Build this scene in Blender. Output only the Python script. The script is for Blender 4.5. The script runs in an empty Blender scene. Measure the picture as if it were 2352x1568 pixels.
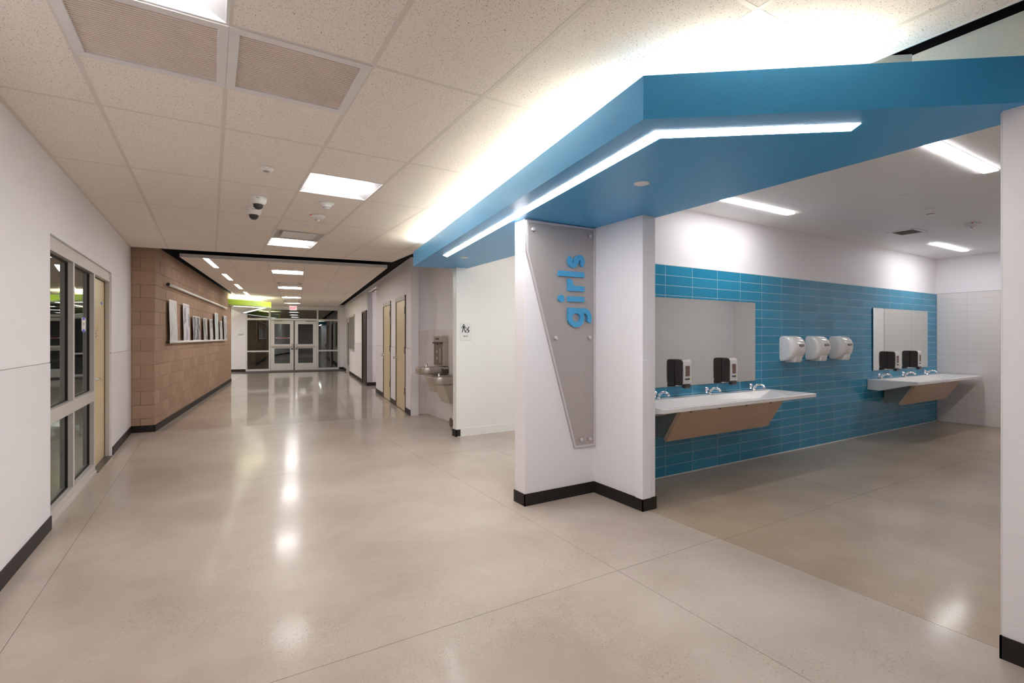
import bpy, bmesh, math, random
from mathutils import Vector, Matrix
from math import sin, cos, pi, radians, sqrt
random.seed(7)
sc = bpy.context.scene
COL = sc.collection

# ------------------------------------------------------------------ camera, world, exposure
YAW = radians(31.12); FPX = 1147.0; CY = 775.0
cam = bpy.data.cameras.new('camera'); camo = bpy.data.objects.new('camera', cam); COL.objects.link(camo)
cam.sensor_width = 36.0; cam.lens = FPX / 2352 * 36.0
cam.shift_y = -(784 - CY) / 2352
cam.clip_start = 0.02; cam.clip_end = 100
camo.location = (0, 0, 1.41); camo.rotation_euler = (pi / 2, 0, -YAW)
sc.camera = camo
w = bpy.data.worlds.new('world'); sc.world = w; w.use_nodes = True
w.node_tree.nodes['Background'].inputs[0].default_value = (0.02, 0.022, 0.028, 1)
w.node_tree.nodes['Background'].inputs[1].default_value = 0.5
sc.view_settings.view_transform = 'Standard'; sc.view_settings.look = 'None'
sc.view_settings.gamma = 1.0; sc.view_settings.exposure = 2.17
sc.view_settings.use_curve_mapping = False
sc.cycles.max_bounces = 10; sc.cycles.diffuse_bounces = 6; sc.cycles.glossy_bounces = 5
sc.cycles.transparent_max_bounces = 12; sc.cycles.sample_clamp_indirect = 8.0
sc.cycles.caustics_reflective = False; sc.cycles.caustics_refractive = False
sc.cycles.use_denoising = True

# strengths of the room's own lamps
E_TROFFER = 7.0; E_STRIP = 8.0; E_COVE = 15.0; E_REST = 9.0; E_FAR = 14.0; E_SLIM = 1.8

# ------------------------------------------------------------------ frames
A = radians(7.9)                      # the far corridor bends by this much
EX, DX = (cos(A), -sin(A)), (sin(A), cos(A))
def S(s, t): return (s * EX[0] + t * DX[0], s * EX[1] + t * DX[1])
def ST(x, y): return (x * EX[0] + y * EX[1], x * DX[0] + y * DX[1])
FAR_ROT = -A
ZC = 2.738                            # ceiling panels
ZT = 2.86                             # top of the painted walls, black soffit above

# ------------------------------------------------------------------ materials
def srgb(r, g, b):
    f = lambda c: ((c / 255) / 12.92) if c / 255 <= 0.04045 else ((c / 255 + 0.055) / 1.055) ** 2.4
    return (f(r), f(g), f(b), 1)
MATS = {}
def mat(name, col=(0.8, 0.8, 0.8, 1), rough=0.5, metal=0.0, spec=0.5, bump=None, coat=0.0, var=None, emit=None):
    m = bpy.data.materials.new(name); m.use_nodes = True
    nt = m.node_tree; b = nt.nodes['Principled BSDF']
    b.inputs['Base Color'].default_value = col if len(col) == 4 else (*col, 1)
    b.inputs['Roughness'].default_value = rough; b.inputs['Metallic'].default_value = metal
    b.inputs['Specular IOR Level'].default_value = spec
    b.inputs['Coat Weight'].default_value = coat; b.inputs['Coat Roughness'].default_value = 0.08
    tc = nt.nodes.new('ShaderNodeTexCoord')
    if var:                            # (scale, amount): soft colour variation
        n = nt.nodes.new('ShaderNodeTexNoise'); n.inputs['Scale'].default_value = var[0]; n.inputs['Detail'].default_value = 4
        nt.links.new(tc.outputs['Object'], n.inputs['Vector'])
        mx = nt.nodes.new('ShaderNodeMix'); mx.data_type = 'RGBA'
        c = b.inputs['Base Color'].default_value
        mx.inputs[6].default_value = [max(0, v * (1 - var[1])) for v in c[:3]] + [1]
        mx.inputs[7].default_value = [min(1, v * (1 + var[1])) for v in c[:3]] + [1]
        nt.links.new(n.outputs['Fac'], mx.inputs[0]); nt.links.new(mx.outputs[2], b.inputs['Base Color'])
    if bump:                           # (scale, strength, distance)
        n = nt.nodes.new('ShaderNodeTexNoise'); n.inputs['Scale'].default_value = bump[0]; n.inputs['Detail'].default_value = 3
        nt.links.new(tc.outputs['Object'], n.inputs['Vector'])
        bp = nt.nodes.new('ShaderNodeBump'); bp.inputs['Strength'].default_value = bump[1]; bp.inputs['Distance'].default_value = bump[2]
        nt.links.new(n.outputs['Fac'], bp.inputs['Height']); nt.links.new(bp.outputs['Normal'], b.inputs['Normal'])
    if emit:
        b.inputs['Emission Color'].default_value = (*emit[:3], 1); b.inputs['Emission Strength'].default_value = emit[3]
    MATS[name] = m
    return m

mat('wall_paint', (0.84, 0.815, 0.845), 0.55, spec=0.3, bump=(60, 0.25, 0.004))
mat('wainscot', (0.85, 0.825, 0.86), 0.35, spec=0.4, bump=(25, 0.08, 0.003))
mat('cream_paint', (0.80, 0.76, 0.66), 0.6, bump=(60, 0.5, 0.006))
mat('boys_panel', (0.80, 0.81, 0.76), 0.25, spec=0.4)
mat('dark_base', (0.026, 0.020, 0.018), 0.5, spec=0.2)
mat('black_soffit', (0.006, 0.006, 0.008), 0.8, spec=0.1)
mat('reflector_grey', (0.50, 0.49, 0.50), 0.4)
mat('grille_tan', (0.74, 0.66, 0.59), 0.5)
mat('tbar', (0.74, 0.68, 0.62), 0.5)
mat('white_metal', (0.78, 0.76, 0.75), 0.4)
mat('restroom_ceiling', (0.87, 0.85, 0.84), 0.5, bump=(40, 0.3, 0.004))
mat('canopy_blue', (0.045, 0.375, 0.76), 0.28, spec=0.5, bump=(200, 0.4, 0.003), var=(1.2, 0.05))
mat('letter_blue', (0.06, 0.36, 0.66), 0.35)
mat('canopy_green', (0.42, 0.62, 0.03), 0.35, bump=(95, 0.4, 0.004))
mat('soffit_white', (0.82, 0.84, 0.74), 0.4)
mat('frame_paint', (0.56, 0.52, 0.49), 0.4)
mat('alu', (0.74, 0.72, 0.72), 0.35, metal=0.15)
mat('door_tan', (0.66, 0.52, 0.30), 0.35, var=(3, 0.07))
mat('door_dark', (0.030, 0.017, 0.014), 0.45, spec=0.2)
mat('bronze_frame', (0.10, 0.07, 0.058), 0.45, spec=0.25)
mat('grey_frame', (0.40, 0.35, 0.31), 0.4)
mat('chrome', (0.86, 0.86, 0.88), 0.08, metal=1.0)
mat('steel', (0.50, 0.45, 0.41), 0.28, metal=0.7, bump=(300, 0.05, 0.001))
mat('silver', (0.66, 0.62, 0.62), 0.35, metal=0.3)
mat('steel_brown', (0.24, 0.20, 0.175), 0.35, metal=0.5)
mat('steel_dark', (0.10, 0.09, 0.085), 0.35, metal=0.6)
mat('steel_light', (0.55, 0.49, 0.42), 0.3, metal=0.7)
mat('bracket_grey', (0.34, 0.36, 0.35), 0.4, metal=0.3)
mat('black_plastic', (0.036, 0.030, 0.029), 0.3)
mat('grey_plastic', (0.62, 0.58, 0.57), 0.4)
mat('amber_window', (0.16, 0.09, 0.08), 0.15)
mat('white_plastic', (0.85, 0.84, 0.82), 0.3)
mat('dryer_white', (0.82, 0.80, 0.79), 0.12, coat=0.5)
mat('badge_dark', (0.08, 0.075, 0.075), 0.3)
mat('sink_white', (0.80, 0.78, 0.77), 0.25)
mat('laminate', (0.60, 0.44, 0.32), 0.3, metal=0.2, var=(2.5, 0.1))
mat('edge_wood', (0.66, 0.50, 0.38), 0.4)
mat('grout_blue', (0.42, 0.60, 0.68), 0.6)
mat('grout_white', (0.52, 0.47, 0.46), 0.8)
mat('tile_white', (0.78, 0.73, 0.72), 0.15, spec=0.5)
mat('caulk', (0.75, 0.75, 0.74), 0.5)
mat('mortar', (0.50, 0.38, 0.285), 0.9)
mat('mirror', (0.90, 0.92, 0.87), 0.015, metal=1.0)
mat('mirror_edge', (0.03, 0.05, 0.05), 0.3)
mat('mat_brown', (0.10, 0.08, 0.075), 0.95, bump=(200, 0.6, 0.004))
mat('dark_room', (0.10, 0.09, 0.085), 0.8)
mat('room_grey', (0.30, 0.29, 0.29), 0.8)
mat('paper', (0.85, 0.84, 0.84), 0.7)
mat('tape_blue', (0.12, 0.16, 0.75), 0.6)
mat('red_mark', (0.75, 0.05, 0.04), 0.5)
mat('ink', (0.012, 0.012, 0.014), 0.5)
mat('ink_grey', (0.12, 0.12, 0.13), 0.5)
mat('yellow_mark', (0.75, 0.75, 0.10), 0.5)
mat('joint_dark', (0.24, 0.20, 0.17), 0.9)
mat('gasket', (0.015, 0.014, 0.014), 0.5)
mat('brown_disc', (0.16, 0.11, 0.09), 0.35, metal=0.4)
mat('warm_lens', (1, 1, 1), 0.4, emit=(1, 0.935, 0.76, E_COVE))
mat('strip_lens', (1, 1, 1), 0.4, emit=(1, 0.985, 0.98, E_STRIP))
mat('rest_lens', (1, 1, 1), 0.4, emit=(1, 0.985, 0.98, E_REST))
mat('troffer_lens', (1, 1, 1), 0.4, emit=(1, 0.985, 0.97, E_TROFFER))
mat('slim_lens', (1, 1, 1), 0.4, emit=(1, 0.985, 0.96, E_SLIM))
mat('far_lens', (1, 1, 1), 0.4, emit=(1, 0.985, 0.97, E_FAR))
mat('green_cove', (1, 1, 1), 0.4, emit=(1, 0.98, 0.80, E_COVE))
mat('exit_white', (0.9, 0.85, 0.85), 0.4, emit=(1, 0.80, 0.80, 0.13))
mat('exit_red', (0.8, 0.02, 0.05), 0.4, emit=(1.0, 0.04, 0.12, 0.30))

def block_mat(name, c1, c2, rough, spec=0.4, bump=(120, 0.5, 0.002), coat=0.0):
    """each piece gets its own slight tone through the object's random value"""
    m = mat(name, c1, rough, spec=spec, bump=bump, coat=coat); nt = m.node_tree; b = nt.nodes['Principled BSDF']
    oi = nt.nodes.new('ShaderNodeObjectInfo'); mx = nt.nodes.new('ShaderNodeMix'); mx.data_type = 'RGBA'
    mx.inputs[6].default_value = (*c1, 1); mx.inputs[7].default_value = (*c2, 1)
    nt.links.new(oi.outputs['Random'], mx.inputs[0]); nt.links.new(mx.outputs[2], b.inputs['Base Color'])
    return m
block_mat('cmu', (0.36, 0.238, 0.165), (0.42, 0.285, 0.20), 0.75, spec=0.25, bump=(90, 0.5, 0.003))
block_mat('tile_blue', (0.014, 0.235, 0.41), (0.022, 0.275, 0.47), 0.10, spec=0.55, bump=(4, 0.05, 0.003))

def acoustic():
    m = mat('acoustic_tile', (0.66, 0.60, 0.53), 0.85, spec=0.15); nt = m.node_tree; b = nt.nodes['Principled BSDF']
    tc = nt.nodes.new('ShaderNodeTexCoord')
    wv = nt.nodes.new('ShaderNodeTexNoise'); wv.inputs['Scale'].default_value = 40
    nt.links.new(tc.outputs['Object'], wv.inputs['Vector'])
    mpv = nt.nodes.new('ShaderNodeMix'); mpv.data_type = 'RGBA'; mpv.blend_type = 'LINEAR_LIGHT'; mpv.inputs[0].default_value = 0.02
    nt.links.new(tc.outputs['Object'], mpv.inputs[6]); nt.links.new(wv.outputs['Color'], mpv.inputs[7])
    v = nt.nodes.new('ShaderNodeTexVoronoi'); v.inputs['Scale'].default_value = 150
    nt.links.new(mpv.outputs[2], v.inputs['Vector'])
    n2 = nt.nodes.new('ShaderNodeTexNoise'); n2.inputs['Scale'].default_value = 190
    nt.links.new(tc.outputs['Object'], n2.inputs['Vector'])
    ad = nt.nodes.new('ShaderNodeMath'); ad.operation = 'ADD'
    nt.links.new(v.outputs['Distance'], ad.inputs[0])
    mu = nt.nodes.new('ShaderNodeMath'); mu.operation = 'MULTIPLY'; mu.inputs[1].default_value = 0.9
    nt.links.new(n2.outputs['Fac'], mu.inputs[0]); nt.links.new(mu.outputs[0], ad.inputs[1])
    cr = nt.nodes.new('ShaderNodeValToRGB')
    cr.color_ramp.elements[0].position = 0.60; cr.color_ramp.elements[0].color = (0.27, 0.23, 0.19, 1)
    cr.color_ramp.elements[1].position = 0.665; cr.color_ramp.elements[1].color = (0.90, 0.835, 0.77, 1)
    nt.links.new(ad.outputs[0], cr.inputs[0]); nt.links.new(cr.outputs['Color'], b.inputs['Base Color'])
    bp = nt.nodes.new('ShaderNodeBump'); bp.inputs['Strength'].default_value = 0.4; bp.inputs['Distance'].default_value = 0.002
    nt.links.new(cr.outputs['Color'], bp.inputs['Height']); nt.links.new(bp.outputs['Normal'], b.inputs['Normal'])
acoustic()

def floor_mat(name, ca, cb, rlo, rhi, coat):
    m = mat(name, ca, 0.2, spec=0.25); nt = m.node_tree; b = nt.nodes['Principled BSDF']
    g = nt.nodes.new('ShaderNodeNewGeometry')
    n1 = nt.nodes.new('ShaderNodeTexNoise'); n1.inputs['Scale'].default_value = 0.9; n1.inputs['Detail'].default_value = 5; n1.inputs['Roughness'].default_value = 0.6
    nt.links.new(g.outputs['Position'], n1.inputs['Vector'])
    cr = nt.nodes.new('ShaderNodeValToRGB'); cr.color_ramp.elements[0].position = 0.36; cr.color_ramp.elements[1].position = 0.66
    cr.color_ramp.elements[0].color = (*ca, 1); cr.color_ramp.elements[1].color = (*cb, 1)
    nt.links.new(n1.outputs['Fac'], cr.inputs[0])
    v = nt.nodes.new('ShaderNodeTexVoronoi'); v.inputs['Scale'].default_value = 190
    nt.links.new(g.outputs['Position'], v.inputs['Vector'])
    n2 = nt.nodes.new('ShaderNodeTexNoise'); n2.inputs['Scale'].default_value = 2.2; n2.inputs['Detail'].default_value = 2
    nt.links.new(g.outputs['Position'], n2.inputs['Vector'])
    sp = nt.nodes.new('ShaderNodeValToRGB'); sp.color_ramp.interpolation = 'LINEAR'
    sp.color_ramp.elements[0].position = 0.0; sp.color_ramp.elements[0].color = (0.45, 0.42, 0.40, 1)
    sp.color_ramp.elements[1].position = 1.0; sp.color_ramp.elements[1].color = (1.45, 1.45, 1.45, 1)
    e = sp.color_ramp.elements.new(0.22); e.color = (0.93, 0.93, 0.93, 1)
    e = sp.color_ramp.elements.new(0.85); e.color = (1.04, 1.04, 1.04, 1)
    nt.links.new(v.outputs['Color'], sp.inputs[0])
    mr = nt.nodes.new('ShaderNodeMapRange'); mr.inputs[1].default_value = 0.42; mr.inputs[2].default_value = 0.62; mr.inputs[3].default_value = 0.15; mr.inputs[4].default_value = 0.75
    nt.links.new(n2.outputs['Fac'], mr.inputs[0])
    mx = nt.nodes.new('ShaderNodeMix'); mx.data_type = 'RGBA'; mx.blend_type = 'MULTIPLY'
    nt.links.new(mr.outputs[0], mx.inputs[0]); nt.links.new(cr.outputs['Color'], mx.inputs[6]); nt.links.new(sp.outputs['Color'], mx.inputs[7])
    nt.links.new(mx.outputs[2], b.inputs['Base Color'])
    rr = nt.nodes.new('ShaderNodeMapRange'); rr.inputs[3].default_value = rlo; rr.inputs[4].default_value = rhi
    nt.links.new(n1.outputs['Fac'], rr.inputs[0]); nt.links.new(rr.outputs[0], b.inputs['Roughness'])
    b.inputs['Coat Weight'].default_value = coat; b.inputs['Coat Roughness'].default_value = 0.13; b.inputs['Coat IOR'].default_value = 1.13
    wv = nt.nodes.new('ShaderNodeTexNoise'); wv.inputs['Scale'].default_value = 3.0; wv.inputs['Detail'].default_value = 3
    nt.links.new(g.outputs['Position'], wv.inputs['Vector'])
    bp = nt.nodes.new('ShaderNodeBump'); bp.inputs['Strength'].default_value = 0.12; bp.inputs['Distance'].default_value = 0.01
    nt.links.new(wv.outputs['Fac'], bp.inputs['Height'])
    nt.links.new(bp.outputs['Normal'], b.inputs['Normal']); nt.links.new(bp.outputs['Normal'], b.inputs['Coat Normal'])
floor_mat('floor_polished', (0.39, 0.32, 0.265), (0.50, 0.435, 0.375), 0.34, 0.44, 0.62)
floor_mat('floor_far', (0.39, 0.32, 0.265), (0.50, 0.435, 0.375), 0.30, 0.40, 1.0)
b_ = MATS['floor_far'].node_tree.nodes['Principled BSDF']; b_.inputs['Coat IOR'].default_value = 1.185; b_.inputs['Coat Roughness'].default_value = 0.045
floor_mat('floor_sealed', (0.33, 0.25, 0.18), (0.44, 0.345, 0.26), 0.34, 0.44, 1.0)

def glass(name, tint, refl):
    m = bpy.data.materials.new(name); m.use_nodes = True; nt = m.node_tree; nt.nodes.clear()
    out = nt.nodes.new('ShaderNodeOutputMaterial'); mx = nt.nodes.new('ShaderNodeMixShader')
    t = nt.nodes.new('ShaderNodeBsdfTransparent'); t.inputs[0].default_value = (*tint, 1)
    g = nt.nodes.new('ShaderNodeBsdfGlossy'); g.inputs['Roughness'].default_value = 0.012; g.inputs[0].default_value = (0.92, 0.97, 0.93, 1)
    f = nt.nodes.new('ShaderNodeFresnel'); f.inputs[0].default_value = refl
    nt.links.new(f.outputs[0], mx.inputs[0]); nt.links.new(t.outputs[0], mx.inputs[1]); nt.links.new(g.outputs[0], mx.inputs[2])
    nt.links.new(mx.outputs[0], out.inputs[0]); MATS[name] = m
glass('glass', (0.50, 0.53, 0.50), 2.0)
glass('glass_exit', (0.35, 0.37, 0.34), 2.1)
mat('plaque', (0.76, 0.77, 0.73), 0.15)

def perforated():
    m = mat('perforated', (0.40, 0.36, 0.34), 0.38, metal=0.35); nt = m.node_tree; b = nt.nodes['Principled BSDF']
    tc = nt.nodes.new('ShaderNodeTexCoord'); sx = nt.nodes.new('ShaderNodeSeparateXYZ'); nt.links.new(tc.outputs['Object'], sx.inputs[0])
    def M(op, a, b_=None):
        n = nt.nodes.new('ShaderNodeMath'); n.operation = op
        for k, v in enumerate((a, b_)):
            if v is None: continue
            if isinstance(v, (int, float)): n.inputs[k].default_value = v
            else: nt.links.new(v, n.inputs[k])
        return n.outputs[0]
    K = 2 * pi / 0.0215
    s1 = M('SINE', M('MULTIPLY', M('ADD', sx.outputs['X'], M('MULTIPLY', sx.outputs['Z'], 1.0)), K))
    s2 = M('SINE', M('MULTIPLY', M('SUBTRACT', sx.outputs['X'], M('MULTIPLY', sx.outputs['Z'], 1.0)), K))
    p = M('MULTIPLY', s1, s2)
    cr = nt.nodes.new('ShaderNodeValToRGB'); cr.color_ramp.elements[0].position = 0.25; cr.color_ramp.elements[1].position = 0.45
    cr.color_ramp.elements[0].color = (0.60, 0.545, 0.53, 1); cr.color_ramp.elements[1].color = (0.34, 0.305, 0.29, 1)
    nt.links.new(M('ABSOLUTE', p), cr.inputs[0]); nt.links.new(cr.outputs['Color'], b.inputs['Base Color'])
    bp = nt.nodes.new('ShaderNodeBump'); bp.inputs['Strength'].default_value = 0.4; bp.inputs['Distance'].default_value = 0.002
    nt.links.new(cr.outputs['Color'], bp.inputs['Height']); nt.links.new(bp.outputs['Normal'], b.inputs['Normal'])
perforated()

def print_mat(name, seed, bg, fg, sx_, sz_, lo, hi):
    m = mat(name, bg, 0.4); nt = m.node_tree; b = nt.nodes['Principled BSDF']
    tc = nt.nodes.new('ShaderNodeTexCoord'); mp = nt.nodes.new('ShaderNodeMapping')
    mp.inputs['Location'].default_value = (seed * 3.1, seed * 1.7, seed); mp.inputs['Scale'].default_value = (1, sx_, sz_)
    nt.links.new(tc.outputs['Object'], mp.inputs[0])
    n = nt.nodes.new('ShaderNodeTexNoise'); n.inputs['Scale'].default_value = 3.0; n.inputs['Detail'].default_value = 3; n.inputs['Distortion'].default_value = 0.8
    nt.links.new(mp.outputs[0], n.inputs['Vector'])
    cr = nt.nodes.new('ShaderNodeValToRGB'); cr.color_ramp.elements[0].position = lo; cr.color_ramp.elements[1].position = hi
    cr.color_ramp.elements[0].color = (*fg, 1); cr.color_ramp.elements[1].color = (*bg, 1)
    nt.links.new(n.outputs['Fac'], cr.inputs[0]); nt.links.new(cr.outputs['Color'], b.inputs['Base Color'])
W_ = (0.72, 0.72, 0.70)
print_mat('print_mist', 1, W_, (0.30, 0.32, 0.30), 1.6, 1.5, 0.28, 0.42)
print_mat('print_lilac', 2, (0.68, 0.64, 0.72), (0.22, 0.21, 0.26), 1.4, 1.5, 0.38, 0.50)
print_mat('print_dark', 3, (0.60, 0.60, 0.62), (0.10, 0.10, 0.11), 2.2, 0.9, 0.46, 0.58)
print_mat('print_stripe', 4, W_, (0.16, 0.19, 0.17), 3.0, 0.7, 0.40, 0.54)
print_mat('print_blot', 5, W_, (0.14, 0.16, 0.18), 3.0, 1.1, 0.42, 0.55)
print_mat('print_pale', 6, (0.66, 0.72, 0.70), (0.28, 0.34, 0.33), 2.5, 0.8, 0.36, 0.52)
print_mat('print_slim', 7, W_, (0.20, 0.24, 0.21), 3.5, 0.8, 0.36, 0.50)
print_mat('print_shade', 8, (0.70, 0.68, 0.74), (0.14, 0.14, 0.18), 2.5, 1.0, 0.38, 0.52)

# ------------------------------------------------------------------ mesh helpers
class MB:
    def __init__(s): s.bm = bmesh.new(); s.smooth = set()
    def face(s, pts, smooth=False):
        f = s.bm.faces.new([s.bm.verts.new(p) for p in pts]); f.smooth = smooth; return f
    def box(s, x0, x1, y0, y1, z0, z1):
        v = [s.bm.verts.new((x, y, z)) for z in (z0, z1) for y in (y0, y1) for x in (x0, x1)]
        for q in ((0, 2, 3, 1), (4, 5, 7, 6), (0, 1, 5, 4), (2, 6, 7, 3), (0, 4, 6, 2), (1, 3, 7, 5)):
            s.bm.faces.new([v[i] for i in q])
        return s
    def prism(s, poly, z0, z1, axis='z', smooth=False):
        """poly in the two axes other than `axis`, extruded along it"""
        def P(a, b, h):
            return {'z': (a, b, h), 'y': (a, h, b), 'x': (h, a, b)}[axis]
        lo = [s.bm.verts.new(P(a, b, z0)) for a, b in poly]; hi = [s.bm.verts.new(P(a, b, z1)) for a, b in poly]
        n = len(poly)
        for i in range(n):
            f = s.bm.faces.new([lo[i], lo[(i + 1) % n], hi[(i + 1) % n], hi[i]]); f.smooth = smooth
        s.bm.faces.new(lo[::-1]); s.bm.faces.new(hi)
        return s
    def ring(s, rings, cap0=True, cap1=True, smooth=True, closed=True):
        """loft through rings of equal length"""
        vs = [[s.bm.verts.new(p) for p in r] for r in rings]; n = len(vs[0])
        for a, b in zip(vs, vs[1:]):
            for i in range(n if closed else n - 1):
                f = s.bm.faces.new([a[i], a[(i + 1) % n], b[(i + 1) % n], b[i]]); f.smooth = smooth
        if cap0: s.bm.faces.new(vs[0][::-1])
        if cap1: s.bm.faces.new(vs[-1])
        return s
    def lathe(s, prof, n=24, axis='z', c=(0, 0, 0), cap=True, smooth=True):
        """prof: (radius, height) list around axis through c"""
        rings = []
        for r, h in prof:
            ring = []
            for k in range(n):
                a = 2 * pi * k / n; u, v = max(r, 1e-4) * cos(a), max(r, 1e-4) * sin(a)
                p = {'z': (u, v, h), 'y': (u, h, v), 'x': (h, u, v)}[axis]
                ring.append((p[0] + c[0], p[1] + c[1], p[2] + c[2]))
            rings.append(ring)
        return s.ring(rings, cap, cap, smooth)
    def cyl(s, r, p, q, n=16, smooth=True, cap=True):
        return s.tube([p, q], [r, r], n, smooth, cap)
    def tube(s, pts, rads, n=12, smooth=True, cap=True):
        pts = [Vector(p) for p in pts]
        if isinstance(rads, (int, float)): rads = [rads] * len(pts)
        rings = []; up = None
        for i, p in enumerate(pts):
            t = (pts[min(i + 1, len(pts) - 1)] - pts[max(i - 1, 0)]).normalized()
            if up is None:
                up = Vector((0, 0, 1)) if abs(t.z) < 0.9 else Vector((1, 0, 0))
            a = t.cross(up).normalized(); up = a.cross(t).normalized()
            rings.append([tuple(p + rads[i] * (cos(2 * pi * k / n) * a + sin(2 * pi * k / n) * up)) for k in range(n)])
        return s.ring(rings, cap, cap, smooth)
    def done(s, name, m, parent=None, loc=(0, 0, 0), rot=0, bevel=0, kind=None, label=None, cat=None, group=None):
        bmesh.ops.recalc_face_normals(s.bm, faces=s.bm.faces)
        me = bpy.data.meshes.new(name); s.bm.to_mesh(me); s.bm.free()
        me.materials.append(MATS[m]) if isinstance(m, str) else [me.materials.append(MATS[x]) for x in m]
        return link(name, me, parent, loc, rot, bevel, kind, label, cat, group)
def link(name, me, parent=None, loc=(0, 0, 0), rot=0, bevel=0, kind=None, label=None, cat=None, group=None):
    o = bpy.data.objects.new(name, me); COL.objects.link(o)
    o.location = loc; o.rotation_euler = (0, 0, rot)
    if parent is not None: o.parent = parent
    if bevel:
        b = o.modifiers.new('b', 'BEVEL'); b.width = bevel; b.segments = 2; b.limit_method = 'ANGLE'; b.angle_limit = radians(40)
    tag(o, label, cat, group, kind)
    return o
def tag(o, label=None, cat=None, group=None, kind=None):
    if label: o['label'] = label
    if cat: o['category'] = cat
    if group: o['group'] = group
    if kind: o['kind'] = kind
    return o
def thing(name, label, cat, loc=(0, 0, 0), rot=0, group=None, kind=None):
    o = bpy.data.objects.new(name, None); COL.objects.link(o)
    o.empty_display_size = 0.1; o.location = loc; o.rotation_euler = (0, 0, rot)
    return tag(o, label, cat, group, kind)
def kids(o): return [c for c in bpy.data.objects if c.parent is o]
def copy_tree(o, parent=None):
    c = o.copy(); COL.objects.link(c)
    if parent is not None: c.parent = parent
    for ch in kids(o): copy_tree(ch, c)
    return c
def dup(o, loc, label, rot=None):
    c = copy_tree(o); c.location = loc; c['label'] = label
    if rot is not None: c.rotation_euler = (0, 0, rot)
    return c
def text(name, body, size, m, parent, loc, rot, extrude=0.001, align='CENTER', spacing=1.0, bold=0.0):
    cu = bpy.data.curves.new(name, 'FONT'); cu.body = body; cu.size = size; cu.extrude = extrude
    cu.align_x = align; cu.align_y = 'CENTER'; cu.space_character = spacing; cu.offset = bold
    t = bpy.data.objects.new(name, cu); COL.objects.link(t)
    bpy.context.view_layer.update()
    me = bpy.data.meshes.new_from_object(t); bpy.data.objects.remove(t)
    me.materials.clear(); me.materials.append(MATS[m])
    o = bpy.data.objects.new(name, me); COL.objects.link(o)
    o.location = loc; o.rotation_euler = rot; o.parent = parent
    return o

def clip(poly, n, c):
    """keep the part of a convex polygon with n.p <= c"""
    out = []
    for i, p in enumerate(poly):
        q = poly[(i + 1) % len(poly)]
        dp, dq = n[0] * p[0] + n[1] * p[1] - c, n[0] * q[0] + n[1] * q[1] - c
        if dp <= 0: out.append(p)
        if dp * dq < 0:
            k = dp / (dp - dq); out.append((p[0] + k * (q[0] - p[0]), p[1] + k * (q[1] - p[1])))
    return out
def area(p): return abs(sum(p[i][0] * p[(i + 1) % len(p)][1] - p[(i + 1) % len(p)][0] * p[i][1] for i in range(len(p)))) / 2
def inset_rect(x0, x1, y0, y1, g): return [(x0 + g, y0 + g), (x1 - g, y0 + g), (x1 - g, y1 - g), (x0 + g, y1 - g)]

# ================================================================== FLOOR
fl = thing('floor', 'polished beige concrete floor of the corridor, cut into slabs by thin saw joints', 'floor', kind='structure')
MB().box(-7, 12, -6, 10.3, -0.12, -0.006).done('slab_bed', 'joint_dark', fl)
def slab_grid(xs, ys, m, clips=(), loc=(0, 0, 0), rot=0, g=0.0013):
    for x0, x1 in zip(xs, xs[1:]):
        for y0, y1 in zip(ys, ys[1:]):
            p = inset_rect(x0, x1, y0, y1, g)
            for n, c in clips: p = clip(p, n, c)
            if len(p) > 2 and area(p) > 0.01:
                MB().prism(p, -0.05, 0.0).done('floor_slab', m, fl, loc, rot)
KINK = 9.0
near_clip = [((DX[0], DX[1]), KINK)]
slab_grid([-1.2, -0.805, 2.11, 3.06], [-6, -1.1, 2.257, 5.62, 9.9], 'floor_polished', near_clip)
slab_grid([3.06, 5.0, 8.1, 11.2], [-6, -1.1, 2.22, 3.6], 'floor_sealed')
slab_grid([3.06, 5.5, 9], [3.6, 6.6], 'floor_polished')
slab_grid([3.06, 3.6], [6.6, 9.2], 'floor_polished', near_clip)
slab_grid([-6.0, -2.35], [-2, 2.257, 5.62, 8.9], 'floor_polished')
slab_grid([-2.35, -1.2], [-2, 2.257, 5.62, 8.9], 'floor_polished')
fl2 = thing('floor', 'polished beige concrete floor of the bent far corridor up to the exit doors', 'floor', kind='structure', rot=FAR_ROT)
MB().box(-9, 5, 9.0, 30, -0.12, -0.006).done('slab_bed', 'joint_dark', fl2)
for x0, x1 in ((-8, -5), (-5, -1.9), (-1.9, 0.865), (0.865, 1.95), (1.95, 5)):
    for y0, y1 in ((KINK, 12.6), (12.6, 16.2), (16.2, 19.8), (19.8, 23.4), (23.4, 29)):
        MB().prism(inset_rect(x0, x1, y0, y1, 0.0016), -0.05, 0).done('floor_slab', 'floor_far', fl2)

# ================================================================== WALLS, near corridor
def base_run(name, pts, label, m='dark_base', h=0.10, th=0.007, loc=(0, 0, 0), rot=0, parent=None):
    """baseboard boxes given as (x0,x1,y0,y1)"""
    b = MB()
    for q in pts: b.box(*q, 0.0, h)
    return b.done(name, m, parent, loc, rot, kind='structure', label=label, cat='baseboard')
LX = -1.01
wl = thing('wall_left', 'long white painted wall with the glazed office front', 'wall', kind='structure')
MB().box(LX - 0.16, LX, -6, 4.9, 1.228, ZT).box(LX - 0.16, LX, 4.9, 7.57, 2.18, ZT).box(LX - 0.16, LX, 7.57, 9.262, 1.228, ZT) \
    .done('wall_surface', 'wall_paint', wl)
MB().box(LX - 0.16, LX + 0.002, -6, 4.9, 0, 1.222).done('wainscot_panel', 'wainscot', wl, bevel=0.002)
MB().box(LX - 0.16, LX + 0.002, 7.57, 9.262, 0, 1.222).done('wainscot_panel', 'wainscot', wl, bevel=0.002)
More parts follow.
